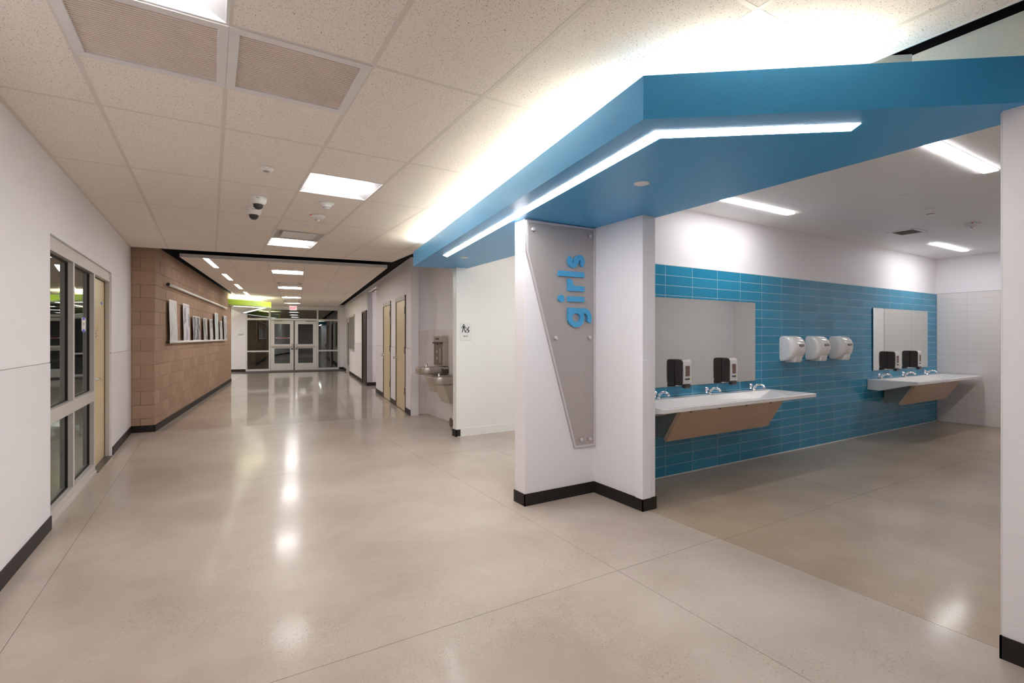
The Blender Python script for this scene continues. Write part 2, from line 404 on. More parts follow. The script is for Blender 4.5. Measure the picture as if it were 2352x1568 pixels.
MB().box(LX - 0.15, LX - 0.004, -6, 4.9, 1.220, 1.230).box(LX - 0.15, LX - 0.004, 7.57, 9.26, 1.220, 1.230).done('reveal_strip', 'grey_frame', wl)
MB().box(LX + 0.0, LX + 0.010, 9.25, 9.268, 0.1, ZC).done('corner_bead', 'white_metal', wl)
base_run('baseboard_left', [(LX + 0.002, LX + 0.010, -6, 4.9), (LX + 0.002, LX + 0.010, 7.60, 9.26)], 'dark rubber baseboard along the white wall beside the office front')
wb = MB().box(-6, 3.2, -5.2, -5.0, 0, ZT).done('wall_back', 'wall_paint', kind='structure', label='plain white wall closing the corridor behind the viewer', cat='wall')

# girls' sign pier + jog, header walls, boys' nose
pier = MB().prism([(2.25, 3.52), (3.0, 3.52), (3.0, 2.92), (3.146, 2.92), (3.146, 3.52), (3.16, 3.52), (3.16, 3.68), (2.25, 3.68)], 0, 2.41) \
    .done('wall_sign_pier', 'wall_paint', bevel=0.004, kind='structure', label='white L-shaped pier carrying the tapered metal restroom sign', cat='wall')
base_run('baseboard_pier', [(2.243, 3.0, 3.512, 3.52), (2.243, 2.25, 3.512, 3.687), (2.992, 3.0, 2.912, 3.512), (2.992, 3.154, 2.912, 2.92), (3.146, 3.154, 2.92, 3.0)], 'dark rubber baseboard round the foot of the sign pier')
MB().prism([(2.988, 2.908), (3.085, 2.908), (3.085, 2.92), (3.0, 2.92), (3.0, 2.990), (2.988, 2.990)], 0.1, 1.222) \
    .done('corner_guard', 'wainscot', kind='structure', label='white corner guard, waist high on the sign pier edge', cat='corner guard', bevel=0.0015)
wr = MB().box(2.98, 3.14, -5.2, 0.655, 0, 2.82).box(2.98, 3.14, 0.655, 0.765, 0, 2.41).done('wall_right', 'wall_paint', kind='structure', label='white wall end at the near side of the girls restroom opening', cat='wall')
base_run('baseboard_right', [(2.972, 2.98, -5.0, 0.772), (2.972, 3.0, 0.765, 0.773)], 'dark rubber baseboard on the near wall end')
MB().box(2.985, 3.16, 0.767, 0.772, 0.0, 2.4).done('trim_1', 'caulk', kind='structure', label='white edge bead on the near wall end of the restroom opening', cat='trim')
MB().box(3.0, 3.16, 0.66, 6.57, 2.457, 2.818).box(3.145, 3.16, -0.4, 0.66, 0.0, 2.818).done('wall_header', 'cream_paint', kind='structure', label='cream wall strip above the blue canopy', cat='wall')
MB().prism([(2.99, 6.48), (9, 6.48), (9, 6.60), (3.16, 6.60), (2.99, 6.60)], 0, 2.86).done('wall_boys', 'boys_panel', kind='structure', label='glossy off-white wall at the boys restroom entrance', cat='wall', bevel=0.003)
MB().box(3.05, 9, 6.472, 6.48, 0.0, 0.118).done('baseboard_boys', 'boys_panel', kind='structure', label='white tile base along the boys entrance wall', cat='baseboard', bevel=0.003)
MB().box(3.0, 9, 6.468, 6.48, 0.0, 0.006).done('trim_2', 'caulk', kind='structure', label='white caulk line under the boys entrance wall', cat='trim')
base_run('baseboard_nose', [(2.982, 3.05, 6.472, 6.48), (2.982, 2.99, 6.472, 6.608)], 'short dark baseboard on the wall nose beside the drinking fountain')
MB().box(3.16, 9, 3.68, 3.80, 0, 2.86).box(8.9, 9, 3.8, 6.48, 0, 2.86).done('wall_boys_passage', 'wall_paint', kind='structure', label='white wall behind the pier inside the boys entrance', cat='wall')
MB().box(3.16, 9, 3.68, 6.48, 2.742, 2.80).done('ceiling_boys', 'restroom_ceiling', kind='structure', label='white ceiling inside the boys entrance', cat='ceiling')

MB().box(3.004, 3.16, -5.2, 6.57, 2.818, ZT).done('trim_3', 'black_soffit', kind='structure', label='black reveal above the cream wall strip over the canopy', cat='trim')
# fountain alcove
al = thing('wall_alcove', 'white tiled alcove walls behind the drinking fountains', 'wall', kind='structure')
MB().box(3.42, 3.56, 6.6, 8.82, 0, ZT).done('wall_surface', 'wall_paint', al)
MB().prism([(3.11, 8.68), (3.42, 8.68), (3.42, 8.82), (3.14, 8.82)], 0, ZT).done('wall_surface', 'wall_paint', al)
MB().box(3.4095, 3.42, 6.6, 8.68, 0, 1.54).done('grout_bed', 'grout_white', al)
MB().box(3.11, 3.414, 8.6700, 8.68, 0, 1.54).done('grout_bed', 'grout_white', al)
me = None
for r in range(15):
    z0 = 0.016 + r * 0.1016
    MB().box(3.112, 3.412, 8.669, 8.675, z0 + .0008, z0 + 0.1008).done('tile', 'tile_white', al)
    for k in range(6):
        y1 = 8.668 - k * 0.4064; y0 = max(6.61, y1 - 0.4064)
        if y1 > 6.7: MB().box(3.4085, 3.4145, y0 + .0005, y1 - .0005, z0 + .0004, z0 + 0.1012).done('tile', 'tile_white', al)

# ================================================================== RESTROOM
xs0, RXE, RY0 = 3.16, 10.52, -0.36
ws = MB().box(3.16, 10.7, 3.535, 3.66, 0, 2.745).done('wall_girls_side', 'wall_paint', kind='structure', label='white wall above the blue tiles of the girls restroom', cat='wall')
TW = thing('wall_blue_tile', 'blue stacked-tile wainscot of the girls restroom behind the basins', 'tiled wall', kind='structure')
MB().box(3.15, RXE, 3.5202, 3.54, 0.006, 2.1435).done('grout_bed', 'grout_blue', TW)
MB().box(3.15, RXE, 3.515, 3.54, 0.0, 0.010).done('caulk_line', 'caulk', TW)
MB().box(3.15, RXE, 3.518, 3.54, 2.1435, 2.150).done('edge_trim', 'caulk', TW)
def tile_bm(w, h, d=0.009, b=0.0015):
    m_ = MB(); m_.prism([(0, 0), (w, 0), (w, h), (0, h)], 0, d, axis='y')
    return m_
G = 0.0019; PT = 0.4064; HT = 0.1016; Z0T = 0.0098
def tile_mesh(w, h):
    b = MB()
    # front face slightly inset so the edges catch the light
    o_ = [(0, 0.009, 0), (w, 0.009, 0), (w, 0.009, h), (0, 0.009, h)]
    m_ = [(0, 0.0012, 0), (w, 0.0012, 0), (w, 0.0012, h), (0, 0.0012, h)]
    i_ = [(0.0012, 0, 0.0012), (w - 0.0012, 0, 0.0012), (w - 0.0012, 0, h - 0.0012), (0.0012, 0, h - 0.0012)]
    b.ring([o_, m_, i_], cap0=False, cap1=True, smooth=False)
    bmesh.ops.recalc_face_normals(b.bm, faces=b.bm.faces)
    me = bpy.data.meshes.new('tile'); b.bm.to_mesh(me); b.bm.free(); me.materials.append(MATS['tile_blue']); return me
cols = [(3.152, 3.5316)] + [(3.5316 + PT * k, 3.5316 + PT * (k + 1)) for k in range(17)] + [(3.5316 + PT * 17, RXE)]
cache = {}; n_ind = 0; rest = []
for ci, (x0, x1) in enumerate(cols):
    for r in range(21):
        z0 = Z0T + r * HT; z1 = z0 + HT
        hidden = (3.50 <= x0 and x1 <= 5.416 and z0 > 0.9 and z1 < 1.815) or (8.257 < x0 and x1 < 10.115 and z0 > 0.92 and z1 < 1.84) or x1 < 3.55
        if hidden or n_ind >= 299: rest.append((x0, x1, z0, z1)); continue
        key = round(x1 - x0, 3)
        if key not in cache: cache[key] = tile_mesh(x1 - x0 - 2 * G, HT - 2 * G)
        link('tile', cache[key], TW, (x0 + G, 3.5195, z0 + G)); n_ind += 1
b = MB()
for x0, x1, z0, z1 in rest: b.box(x0 + G, x1 - G, 3.5195, 3.53, z0 + G, z1 - G)
b.done('wall_tile', 'tile_blue', TW, kind='stuff')

we = thing('wall_end', 'white end wall of the girls restroom with a white tile panel', 'wall', kind='structure')
MB().box(RXE + 0.012, RXE + 0.15, RY0, 3.66, 0, 2.745).done('wall_surface', 'wall_paint', we)
MB().box(RXE + 0.0008, RXE + 0.014, 2.722, 3.52, 0.0, 2.145).box(RXE + 0.0008, RXE + 0.014, RY0, 2.722, 0, 0.112).done('grout_bed', 'grout_white', we)
MB().box(RXE - 0.003, RXE + 0.013, 2.712, 2.722, 0.11, 2.15).box(RXE - 0.001, RXE + 0.013, 2.712, 3.52, 2.146, 2.152).done('edge_trim', 'frame_paint', we)
for r in range(21):
    z0 = Z0T + r * HT
    for y0, y1 in ((3.13, 3.515), (2.724, 3.13)):
        MB().box(RXE, RXE + 0.010, y0 + .0013, y1 - .0013, z0 + .0013, z0 + HT - .0013).done('tile', 'tile_white', we)
for k in range(8):
    y1 = 2.722 - k * PT; y0 = max(RY0, y1 - PT)
    MB().box(RXE, RXE + 0.010, y0 + .001, y1 - .001, 0.010, 0.111).done('tile', 'tile_white', we)
MB().box(3.16, RXE + 0.02, RY0 - 0.12, RY0, 0, 2.745).done('wall_girls_far_side', 'wall_paint', kind='structure', label='plain white wall of the girls restroom seen in the mirrors', cat='wall')
rc = MB().box(3.14, RXE + 0.1, RY0 - 0.1, 3.6, 2.742, 2.80).done('ceiling_restroom', 'restroom_ceiling', kind='structure', label='smooth white ceiling of the girls restroom', cat='ceiling')

# ================================================================== CEILINGS
MB().box(-7, 12, -6, 9.4, ZT, ZT + 0.06).done('ceiling_black_soffit', 'black_soffit', kind='structure', label='black soffit above the near ceiling panels', cat='ceiling')
MB().box(-9, 5, 9.3, 30, ZT + 0.002, ZT + 0.06).done('ceiling_black_soffit', 'black_soffit', rot=FAR_ROT, kind='structure', label='black soffit above the far corridor ceiling panels', cat='ceiling')
cn = thing('ceiling', 'suspended near ceiling of fissured acoustic tiles in a pale grid', 'ceiling', kind='structure')
XL = [-1.153, -0.543, 0.069, 0.678, 1.288, 1.896, 2.506, 3.12]
YL = [-5.0 + 0.124 + 1.219 * 0] ; YL = [1.2195 * k for k in range(-4, 8)] + [8.54, 9.76]
NLIM = [((-1, 0), 1.03), ((DX[0], DX[1]), 8.90), ((0, -1), 4.95)]          # common limits
# edge lines on the canopy side
nl = (0.9895, -0.1447); pl = (1.69 + .3 * .9895, 1.64 - .3 * .1447); cl = nl[0] * pl[0] + nl[1] * pl[1]
nd = (0.602, 0.798); pd_ = (1.69 + .25 * .602, 1.64 + .25 * .798); cd = nd[0] * pd_[0] + nd[1] * pd_[1]
def ceil_polys(rect):
    """the ceiling region is {x<2.73, y<1.11..} or under both cove lines; split at the bend of the edge"""
    out = []
    base = rect
    for n, c in NLIM: base = clip(base, n, c)
    if len(base) < 3: return out
    base = clip(base, (1, 0), 2.73)
    base = clip(base, nl, max(cl, -1e9)) if True else base
    return base
def near_ceiling_poly(rect):
    p = rect
    for n, c in NLIM: p = clip(p, n, c) if len(p) > 2 else p
    if len(p) < 3: return []
    p = clip(p, (1, 0), 2.73)
    if len(p) < 3: return []
    lo = clip(p, (0, 1), 1.716); hi = clip(p, (0, -1), -1.716)
    res = []
    if len(lo) > 2:
        lo = clip(lo, nd, cd)
        if len(lo) > 2: res.append(lo)
    if len(hi) > 2:
        hi = clip(hi, nl, cl) if True else hi
        if len(hi) > 2: res.append(hi)
    # join if both and rect fully inside
    if len(res) == 2 and abs(area(res[0]) + area(res[1]) - area(p)) < 1e-6: return [p]
    return res
def shrink(poly, g):
    cx = sum(p[0] for p in poly) / len(poly); cy = sum(p[1] for p in poly) / len(poly); out = []
    for x, y in poly:
        dx, dy = cx - x, cy - y
        out.append((x + (g if dx > 0 else -g) * (abs(dx) > g), y + (g if dy > 0 else -g) * (abs(dy) > g)))
    return out
SKIP = {}                                          # near-ceiling openings: (x0,x1,y0,y1)
openings = [(XL[1], XL[2], 2.44, 3.055), (XL[2], XL[3], 2.44, 3.055), (XL[3], XL[4], 4.27, 4.88), (XL[3], XL[4], 7.32, 7.93), (XL[3], XL[4], 6.71, 7.32), (XL[1], XL[2], 1.83, 2.44),
            (XL[3], XL[4], -2.44, -1.83)]
extra_y = {}
for x0, x1, y0, y1 in openings: extra_y.setdefault((round(x0, 3)), set()).update((y0, y1))
def is_open(x0, y0, y1):
    return any(abs(o[0] - x0) < 1e-3 and y0 > o[2] - 0.03 and y1 < o[3] + 0.03 for o in openings)
segs_x = []
for x0, x1 in zip(XL, XL[1:]):
    ys = sorted(set(YL) | extra_y.get(round(x0, 3), set())); ys = [y for i, y in enumerate(ys) if i == 0 or y - ys[i - 1] > 0.02]
    segs_x.append((x0, x1, ys))
    for y0, y1 in zip(ys, ys[1:]):
        if is_open(x0, y0, y1): continue
        for p in near_ceiling_poly([(x0, y0), (x1, y0), (x1, y1), (x0, y1)]):
            if area(p) < 0.004: continue
            MB().prism(p, ZC + 0.0002, ZC + 0.020).done('ceiling_tile', 'acoustic_tile', cn)
def bar_x(x, b, hw=0.012):
    for p in near_ceiling_poly([(x - hw, -4.95), (x + hw, -4.95), (x + hw, 9.9), (x - hw, 9.9)]): b.prism(p, ZC - 0.0006, ZC + 0.0)
for x in XL[1:-1]:
    b = MB(); bar_x(x, b); b.done('grid_bar', 'tbar', cn)
b = MB()
for x0, x1, ys in segs_x:
    for y in ys[1:]:
        for p in near_ceiling_poly([(x0 + .012, y - .011), (x1 - .012, y - .011), (x1 - .012, y + .011), (x0 + .012, y + .011)]):
            if area(p) > 0.0003: b.prism(p, ZC - 0.0005, ZC + 0.0)
b.done('cross_bars', 'tbar', cn, kind='stuff')
# white edge channel along the free sides + wall angle
ex_far0, ex_far1 = S(-2.25, 8.90), S(1.56, 8.90)
P1 = (2.73, 7.3); far_corner = (2.73, (8.90 - DX[0] * 2.73) / DX[1]); ylow = (cl - nl[0] * 2.73) / nl[1]
edge = [(-1.03, (8.90 + DX[0] * 1.03) / DX[1]), far_corner, (2.73, ylow), (2.004, 1.716), (2.73, (cd - nd[0] * 2.73) / nd[1]), (2.73, -4.95)]
b = MB()
for p, q in zip(edge, edge[1:]):
    d = Vector((q[0] - p[0], q[1] - p[1])).normalized(); n = Vector((-d.y, d.x)) * 0.006
    b.prism([(p[0] - n.x, p[1] - n.y), (q[0] - n.x, q[1] - n.y), (q[0] + n.x, q[1] + n.y), (p[0] + n.x, p[1] + n.y)], ZC - 0.002, ZC + 0.05)
b.done('edge_channel', 'white_metal', cn)
MB().box(-1.011, -0.985, -4.95, 9.15, ZC - 0.002, ZC + 0.02).done('wall_angle', 'tbar', cn)
MB().box(-1.01, 2.6, -4.9, 8.3, ZC + 0.06, ZC + 0.075).done('backing', 'black_soffit', cn)

# far ceiling cloud
cf = thing('ceiling', 'suspended ceiling cloud of the far corridor with white edge', 'ceiling', kind='structure', rot=FAR_ROT)
FS = [-1.77, -1.10, -0.49, 0.115, 0.725, 1.335, 1.555]; PR = 1.16
FT = [9.70] + [10.85 + PR * (k - 0) for k in range(0, 11)] + [23.39]
FT = [t for t in FT if t <= 23.39]
troff_t = [10.85, 14.33, 17.81, 21.0]; vent_t = [13.17, 19.6]
for i, (s0, s1) in enumerate(zip(FS, FS[1:])):
    cuts = sorted(set(FT) | (set(v for t in troff_t + vent_t for v in (t, t + 0.6)) if i == 2 else set()))
    cuts = [c for k, c in enumerate(cuts) if k == 0 or c - cuts[k - 1] > 0.05]
    for t0, t1 in zip(cuts, cuts[1:]):
        if i == 2 and any(abs(t0 - t) < 0.06 for t in troff_t + vent_t): continue
        MB().box(s0, s1, t0, t1, ZC + 0.0002, ZC + 0.02).done('ceiling_tile', 'acoustic_tile', cf)
b = MB()
for s in FS[1:-1]: b.box(s - .012, s + .012, 9.7, 23.39, ZC - .001, ZC + .006)
b.done('grid_bar', 'tbar', cf)
b = MB()
for t in FT[1:-1]: b.box(-1.77, 1.555, t - .011, t + .011, ZC - .0005, ZC + .006)
b.done('cross_bars', 'tbar', cf, kind='stuff')
MB().box(-1.78, 1.565, 9.685, 9.70, ZC - .003, ZC + .055).box(-1.785, -1.77, 9.685, 23.39, ZC - .003, ZC + .055).box(1.555, 1.57, 9.685, 23.39, ZC - .003, ZC + .055).done('edge_channel', 'white_metal', cf)
MB().box(-1.77, 1.555, 9.7, 23.39, ZC + .04, ZC + .05).done('backing', 'black_soffit', cf)

# ================================================================== BLUE CANOPY
cv = thing('canopy', 'angular bright blue ceiling canopy over both restroom openings', 'canopy', kind='structure')
CP = [(1.69, 1.64), (2.43, 6.70), (2.99, 6.62), (2.99, 6.479), (3.165, 6.479), (3.165, 0.76), (2.979, 0.76), (2.979, 0.668)]
ZB, ZF = 2.405, 2.604
b = MB(); b.prism(CP, ZB, ZB + 0.05); b.done('soffit', 'canopy_blue', cv)
b = MB()
lip = [(2.99, 6.62), (2.43, 6.70), (1.69, 1.64), (2.979, 0.668)]
def offs_line(pts, d):
    """offset an open polyline to its inner side"""
    out = []
    for i, p in enumerate(pts):
        ds = []
        if i > 0: ds.append(Vector((p[0] - pts[i - 1][0], p[1] - pts[i - 1][1])).normalized())
        if i < len(pts) - 1: ds.append(Vector((pts[i + 1][0] - p[0], pts[i + 1][1] - p[1])).normalized())
        ns = [Vector((-q.y, q.x)) for q in ds]; n = sum(ns, Vector((0, 0))); n.normalize(); k = d / max(0.3, n.dot(ns[0]))
        out.append((p[0] + n.x * k, p[1] + n.y * k))
    return out
li = offs_line(lip, 0.03)
for i in range(3):
    b.prism([lip[i], lip[i + 1], li[i + 1], li[i]], ZB + 0.05, ZF)
b.done('fascia', 'canopy_blue', cv)
# cove: led strip behind the lip and cream cove wall up to the black soffit
def band(p, q, a0, a1, n, z0, z1, b):
    b.prism([(p[0] + n[0] * a0, p[1] + n[1] * a0), (q[0] + n[0] * a0, q[1] + n[1] * a0), (q[0] + n[0] * a1, q[1] + n[1] * a1), (p[0] + n[0] * a1, p[1] + n[1] * a1)], z0, z1)
Lp, Lq = (1.69, 1.64), (2.43, 6.70); Rp, Rq = (1.69, 1.64), (2.979, 0.668)
b = MB(); band((1.74, 1.98), (2.40, 6.50), 0.12, 0.16, nl, ZF - .026, ZF - .014, b); b.done('cove_lamp', 'warm_lens', cv)
b = MB(); band((1.86, 1.512), (2.47, 1.052), 0.13, 0.17, nd, ZF - .026, ZF - .014, b); b.done('cove_lamp', 'warm_lens', cv)
b = MB(); band((1.74, 1.98), (2.40, 6.50), 0.115, 0.165, nl, ZB + .05, ZF - .027, b); band((1.86, 1.512), (2.47, 1.052), 0.125, 0.175, nd, ZB + .05, ZF - .027, b); b.done('lamp_channel', 'white_metal', cv)
cw = MB()
cA = (1.69 + .40 * nl[0], 1.64 + .40 * nl[1]); cB = (2.43 + .40 * nl[0], 6.70 + .40 * nl[1])
cC = (1.69 + .36 * nd[0], 1.64 + .36 * nd[1]); cD = (3.0, (nd[0] * cC[0] + nd[1] * cC[1] - nd[0] * 3.0) / nd[1])
# intersection of both cove walls
ca_, cb_ = nl[0] * cA[0] + nl[1] * cA[1], nd[0] * cC[0] + nd[1] * cC[1]
det = nl[0] * nd[1] - nl[1] * nd[0]; cX = ((ca_ * nd[1] - nl[1] * cb_) / det, (nl[0] * cb_ - ca_ * nd[0]) / det)
cw.prism([cX, cB, (cB[0] + .05, cB[1]), (cX[0] + .06, cX[1] + .05)], ZB + .05, ZT - 0.035)
cw.prism([cX, cD, (cD[0], cD[1] + .05), (cX[0] + .06, cX[1] + .05)], ZB + .05, ZT - 0.035)
cw.done('cove_wall', 'cream_paint', cv)
# slim light line set into the soffit
so = [(2.409, 5.600), (1.832, 1.706), (2.587, 1.148)]; si = [(2.500, 5.690), (1.920, 1.752), (2.640, 1.215)]
b = MB()
b.prism([so[0], so[1], si[1], si[0]], ZB - 0.0012, ZB + 0.001); b.prism([so[1], so[2], si[2], si[1]], ZB - 0.0012, ZB + 0.001)
b.done('recessed_light_line', 'strip_lens', kind='thing', label='long bent white light line recessed in the blue canopy underside', cat='light')
def disc(name, loc, r, label, m='white_metal', grp=None, th=0.004):
    return MB().lathe([(r * .9, -th), (r, -th * .6), (r, 0)], 28).done(name, m, None, loc, label=label, cat='cover', group=grp)
disc('ceiling_speaker_cover', (2.383, 2.327, ZB), 0.05, 'small round white cover plate on the blue soffit near the sign pier')
disc('ceiling_speaker_cover', (2.70, 5.62, ZB), 0.05, 'small round white cover plate on the blue soffit near the boys entrance')

# ================================================================== FAR CORRIDOR WALLS (local s,t frame)
R = FAR_ROT
SB, SR, TE = -1.97, 1.875, 23.4
wbk = thing('wall_brick', 'tan split-block masonry wall of the far corridor with the picture rails', 'block wall', rot=R, kind='structure')
ZBK = 2.80
MB().box(-2.5, SB - 0.008, 9.010, 18.35, 0, ZBK).done('mortar_bed', 'mortar', wbk)
MB().box(-2.5, SB - 0.001, 9.002, 18.35, ZBK, ZT).done('black_reveal', 'black_soffit', wbk)
bc = {}
def block_mesh(w, h, axis):
    b = MB(); d = 0.02
    if axis == 'x':   # face toward +s ; local y along t
        o_ = [(-d, 0, 0), (-d, w, 0), (-d, w, h), (-d, 0, h)]; m_ = [(-.003, 0, 0), (-.003, w, 0), (-.003, w, h), (-.003, 0, h)]
        i_ = [(0, .003, .003), (0, w - .003, .003), (0, w - .003, h - .003), (0, .003, h - .003)]
    else:
        o_ = [(0, d, 0), (w, d, 0), (w, d, h), (0, d, h)]; m_ = [(0, .003, 0), (w, .003, 0), (w, .003, h), (0, .003, h)]
        i_ = [(.003, 0, .003), (w - .003, 0, .003), (w - .003, 0, h - .003), (.003, 0, h - .003)]
    b.ring([o_, m_, i_], cap0=False, cap1=True, smooth=False)
    bmesh.ops.recalc_face_normals(b.bm, faces=b.bm.faces)
    me = bpy.data.meshes.new('block'); b.bm.to_mesh(me); b.bm.free(); me.materials.append(MATS['cmu']); return me
GM = 0.0032; restb = []; nb = 0
for r in range(15):
    z0 = 0.2 * r; z1 = min(z0 + 0.2, ZBK)
    h = z1 - z0 - 2 * GM
    if h < 0.03: continue
    t = 9.0; nxt = 9.10 if r % 2 else 9.295
    while t < 18.35:
        t1 = min(nxt, 18.35)
        if t1 - t > 0.02:
            if t < 15.2:
                key = (round(t1 - t, 3), round(h, 3), 'x')
                if key not in bc: bc[key] = block_mesh(t1 - t - 2 * GM, h, 'x')
                link('block', bc[key], wbk, (SB + random.uniform(-.001, .001), t + GM, z0 + GM)); nb += 1
            else: restb.append((t, t1, z0, z1))
        t = t1; nxt += 0.4
    for s0, s1 in (((-2.26, -2.15), (-2.15, SB)) if r % 2 == 0 else ((-2.26, SB),)):
        key = (round(s1 - s0, 3), round(h, 3), 'y')
        if key not in bc: bc[key] = block_mesh(s1 - s0 - 2 * GM, h, 'y')
        link('block', bc[key], wbk, (s0 + GM, 9.0, z0 + GM))
b = MB()
for t, t1, z0, z1 in restb: b.box(SB - .02, SB, t + GM, t1 - GM, z0 + GM, z1 - GM)
b.done('wall_block', 'cmu', wbk, kind='stuff')
base_run('baseboard_brick', [(SB, SB + .008, 8.992, 18.35), (-2.26, SB + .008, 8.992, 9.0)], 'dark baseboard at the foot of the block wall', rot=R)

# side hall with green canopy
MB().box(-8, -1.985, TE, TE + .12, 0, ZT).box(-8.1, -8, 18, TE, 0, ZT).box(-8, -2.4, 18.2, 18.35, 0, ZT).done('wall_side_hall', 'wall_paint', rot=R, kind='structure', label='bright white wall of the side hall beyond the block wall', cat='wall')
base_run('baseboard_side_hall', [(-8, -1.99, TE - .008, TE)], 'dark baseboard under the exit plaque in the side hall', rot=R)
MB().box(-8, -2.12, 18.35, TE, 2.62, 2.70).done('ceiling_side_hall', 'restroom_ceiling', rot=R, kind='structure', label='white ceiling of the side hall', cat='ceiling')
MB().box(-2.12, -1.99, 18.35, TE, 2.60, ZT).done('wall_side_header', 'cream_paint', rot=R, kind='structure', label='pale wall strip above the green canopy', cat='wall')
gc = thing('canopy', 'bright lime green angular canopy beyond the block wall', 'canopy', rot=R, kind='structure')
GP = [(-0.82, 18.61), (SB + .002, 17.53), (SB + .002, 18.36), (-2.12, 18.37), (-2.12, 23.38), (-1.98, 23.1)]
MB().prism(GP, ZB, ZB + 0.04).done('soffit', 'soffit_white', gc)
gl_ = [(SB + .002, 17.53), (-0.82, 18.61), (-1.98, 23.1)]
gi = offs_line(gl_, 0.03)
b = MB()
for i in range(2): b.prism([gl_[i], gl_[i + 1], gi[i + 1], gi[i]], ZB - .002, ZF)
b.done('fascia', 'canopy_green', gc)
b = MB(); b.box(-1.9, -1.86, 18.3, 22.6, ZF - .03, ZF - .016); b.prism([(-1.9, 17.80), (-1.0, 18.62), (-1.03, 18.66), (-1.93, 17.84)], ZF - .03, ZF - .016)
b.done('cove_lamp', 'green_cove', gc)
b = MB(); b.prism([(-1.84, 17.90), (-0.98, 18.684), (-1.08, 18.70), (-1.87, 17.98)], ZB - .003, ZB + .001); b.prism([(-0.98, 18.684), (-1.93, 22.65), (-2.01, 22.63), (-1.08, 18.70)], ZB - .003, ZB + .001)
b.done('recessed_light_line', 'slim_lens', rot=R, label='V-shaped light line recessed under the green canopy', cat='light')

# right-hand wall of the far corridor
wf = thing('wall_right_far', 'white wall of the far corridor with tan doors and passage', 'wall', rot=R, kind='structure')
sp = [(9.0, 9.44, 0, ZT), (9.44, 10.44, 2.215, ZT), (10.44, 11.08, 0, ZT), (11.08, 12.08, 2.215, ZT), (12.08, 13.30, 0, ZT), (13.30, 15.08, 2.745, ZT), (15.08, 15.20, 0, ZT), (15.20, 16.28, 2.215, ZT), (16.28, 18.60, 0, ZT), (18.60, 20.55, 2.24, ZT), (18.6, 20.55, 0, .90), (20.55, 21.72, 2.24, ZT), (21.72, TE, 0, ZT)]
b = MB()
for t0, t1, z0, z1 in sp: b.box(SR, SR + .14, t0, t1, z0, z1)
b.done('wall_surface', 'wall_paint', wf)
for t0, t1 in ((9.02, 9.44), (10.44, 11.08), (12.08, 13.30), (16.28, 18.6), (21.72, TE)):
    MB().box(SR - .008, SR, t0, t1, 0.0, 1.205).done('wainscot_panel', 'wainscot', wf)
    MB().box(SR - .002, SR, t0, t1, 1.205, 1.215).done('reveal_strip', 'grey_frame', wf)
MB().prism([S(9, 9)] and [(SR, 15.08), (4.6, 15.08), (4.6, 15.2), (SR, 15.2)], 0, ZT).box(SR + .1, 4.6, 13.18, 13.30, 0, ZT).box(4.6, 4.7, 13.2, 15.2, 0, ZT).done('passage_wall', 'wall_paint', wf)
MB().box(SR + .1, 4.6, 13.3, 15.08, 2.745, 2.8).done('passage_ceiling', 'restroom_ceiling', wf)
base_run('baseboard_right_far', [(SR - .016, SR - .008, 9.0, 9.44), (SR - .016, SR - .008, 10.44, 11.08), (SR - .016, SR - .008, 12.08, 13.308), (SR - .016, SR - .008, 15.07, 15.2), (SR - .016, SR - .008, 16.28, 20.55), (SR - .016, SR - .008, 21.72, TE), (SR - .016, 4.6, 15.072, 15.08)], 'dark baseboard along the far corridor wall with tan doors', rot=R)

def tan_door(name, t0, t1, label):
    d = thing(name, label, 'door', (0, 0, 0), R, kind='structure')
    fw = 0.035
    MB().box(SR - .018, SR + .1, t0, t0 + fw, 0, 2.215).box(SR - .018, SR + .1, t1 - fw, t1, 0, 2.215).done('door_frame', 'bronze_frame', d)
    MB().box(SR - .018, SR + .1, t0, t1, 2.135, 2.215).done('door_frame', 'grey_frame', d)
    MB().box(SR - .006, SR + .045, t0 + fw + .004, t1 - fw - .004, 0.012, 2.130).done('door_panel', 'door_tan', d, bevel=.002)
    for z in (0.32, 1.10, 1.86):
        MB().box(SR - .020, SR - .004, t0 + fw - .03, t0 + fw + .055, z, z + .14).done('hinge', 'bronze_frame', d)
    k = MB().lathe([(.032, 0), (.034, .008), (.012, .012), (.012, .045), (.026, .05), (.03, .062), (.024, .078), (0, .08)], 18, 'x', (0, 0, 0))
    for v in k.bm.verts: v.co.x = -v.co.x
    k.done('door_knob', 'chrome', d, (SR - .006, t1 - fw - .07, 1.0))
    k = MB().box(SR - .012, SR + .01, t1 - fw - .012, t1 - fw + .004, .93, 1.07); k.done('strike_plate', 'chrome', d)
tan_door('door_1', 9.44, 10.44, 'tan flush door with three hinges, nearest to the drinking fountain')
tan_door('door_2', 11.08, 12.08, 'tan flush door with knob, next to the open passage')
d = thing('door_3', 'dark brown door beyond the open passage', 'door', (0, 0, 0), R, kind='structure')
MB().box(SR - .03, SR + .1, 15.2, 15.25, 0, 2.215).box(SR - .03, SR + .1, 16.23, 16.28, 0, 2.215).box(SR - .03, SR + .1, 15.2, 16.28, 2.165, 2.215).done('door_frame', 'bronze_frame', d)
MB().box(SR + .0, SR + .045, 15.252, 16.228, .01, 2.163).done('door_panel', 'door_dark', d)
MB().box(SR - .004, SR + .0, 15.42, 15.50, 1.15, 1.75).done('door_glass', 'glass', d)
MB().tube([(SR, 16.12, 1.0), (SR - .055, 16.12, 1.0), (SR - .06, 16.00, 1.0)], .011, 10).done('lever_handle', 'chrome', d)
d = thing('door_4', 'glazed door and window in grey frame near the exit', 'window', (0, 0, 0), R, kind='structure')
b = MB()
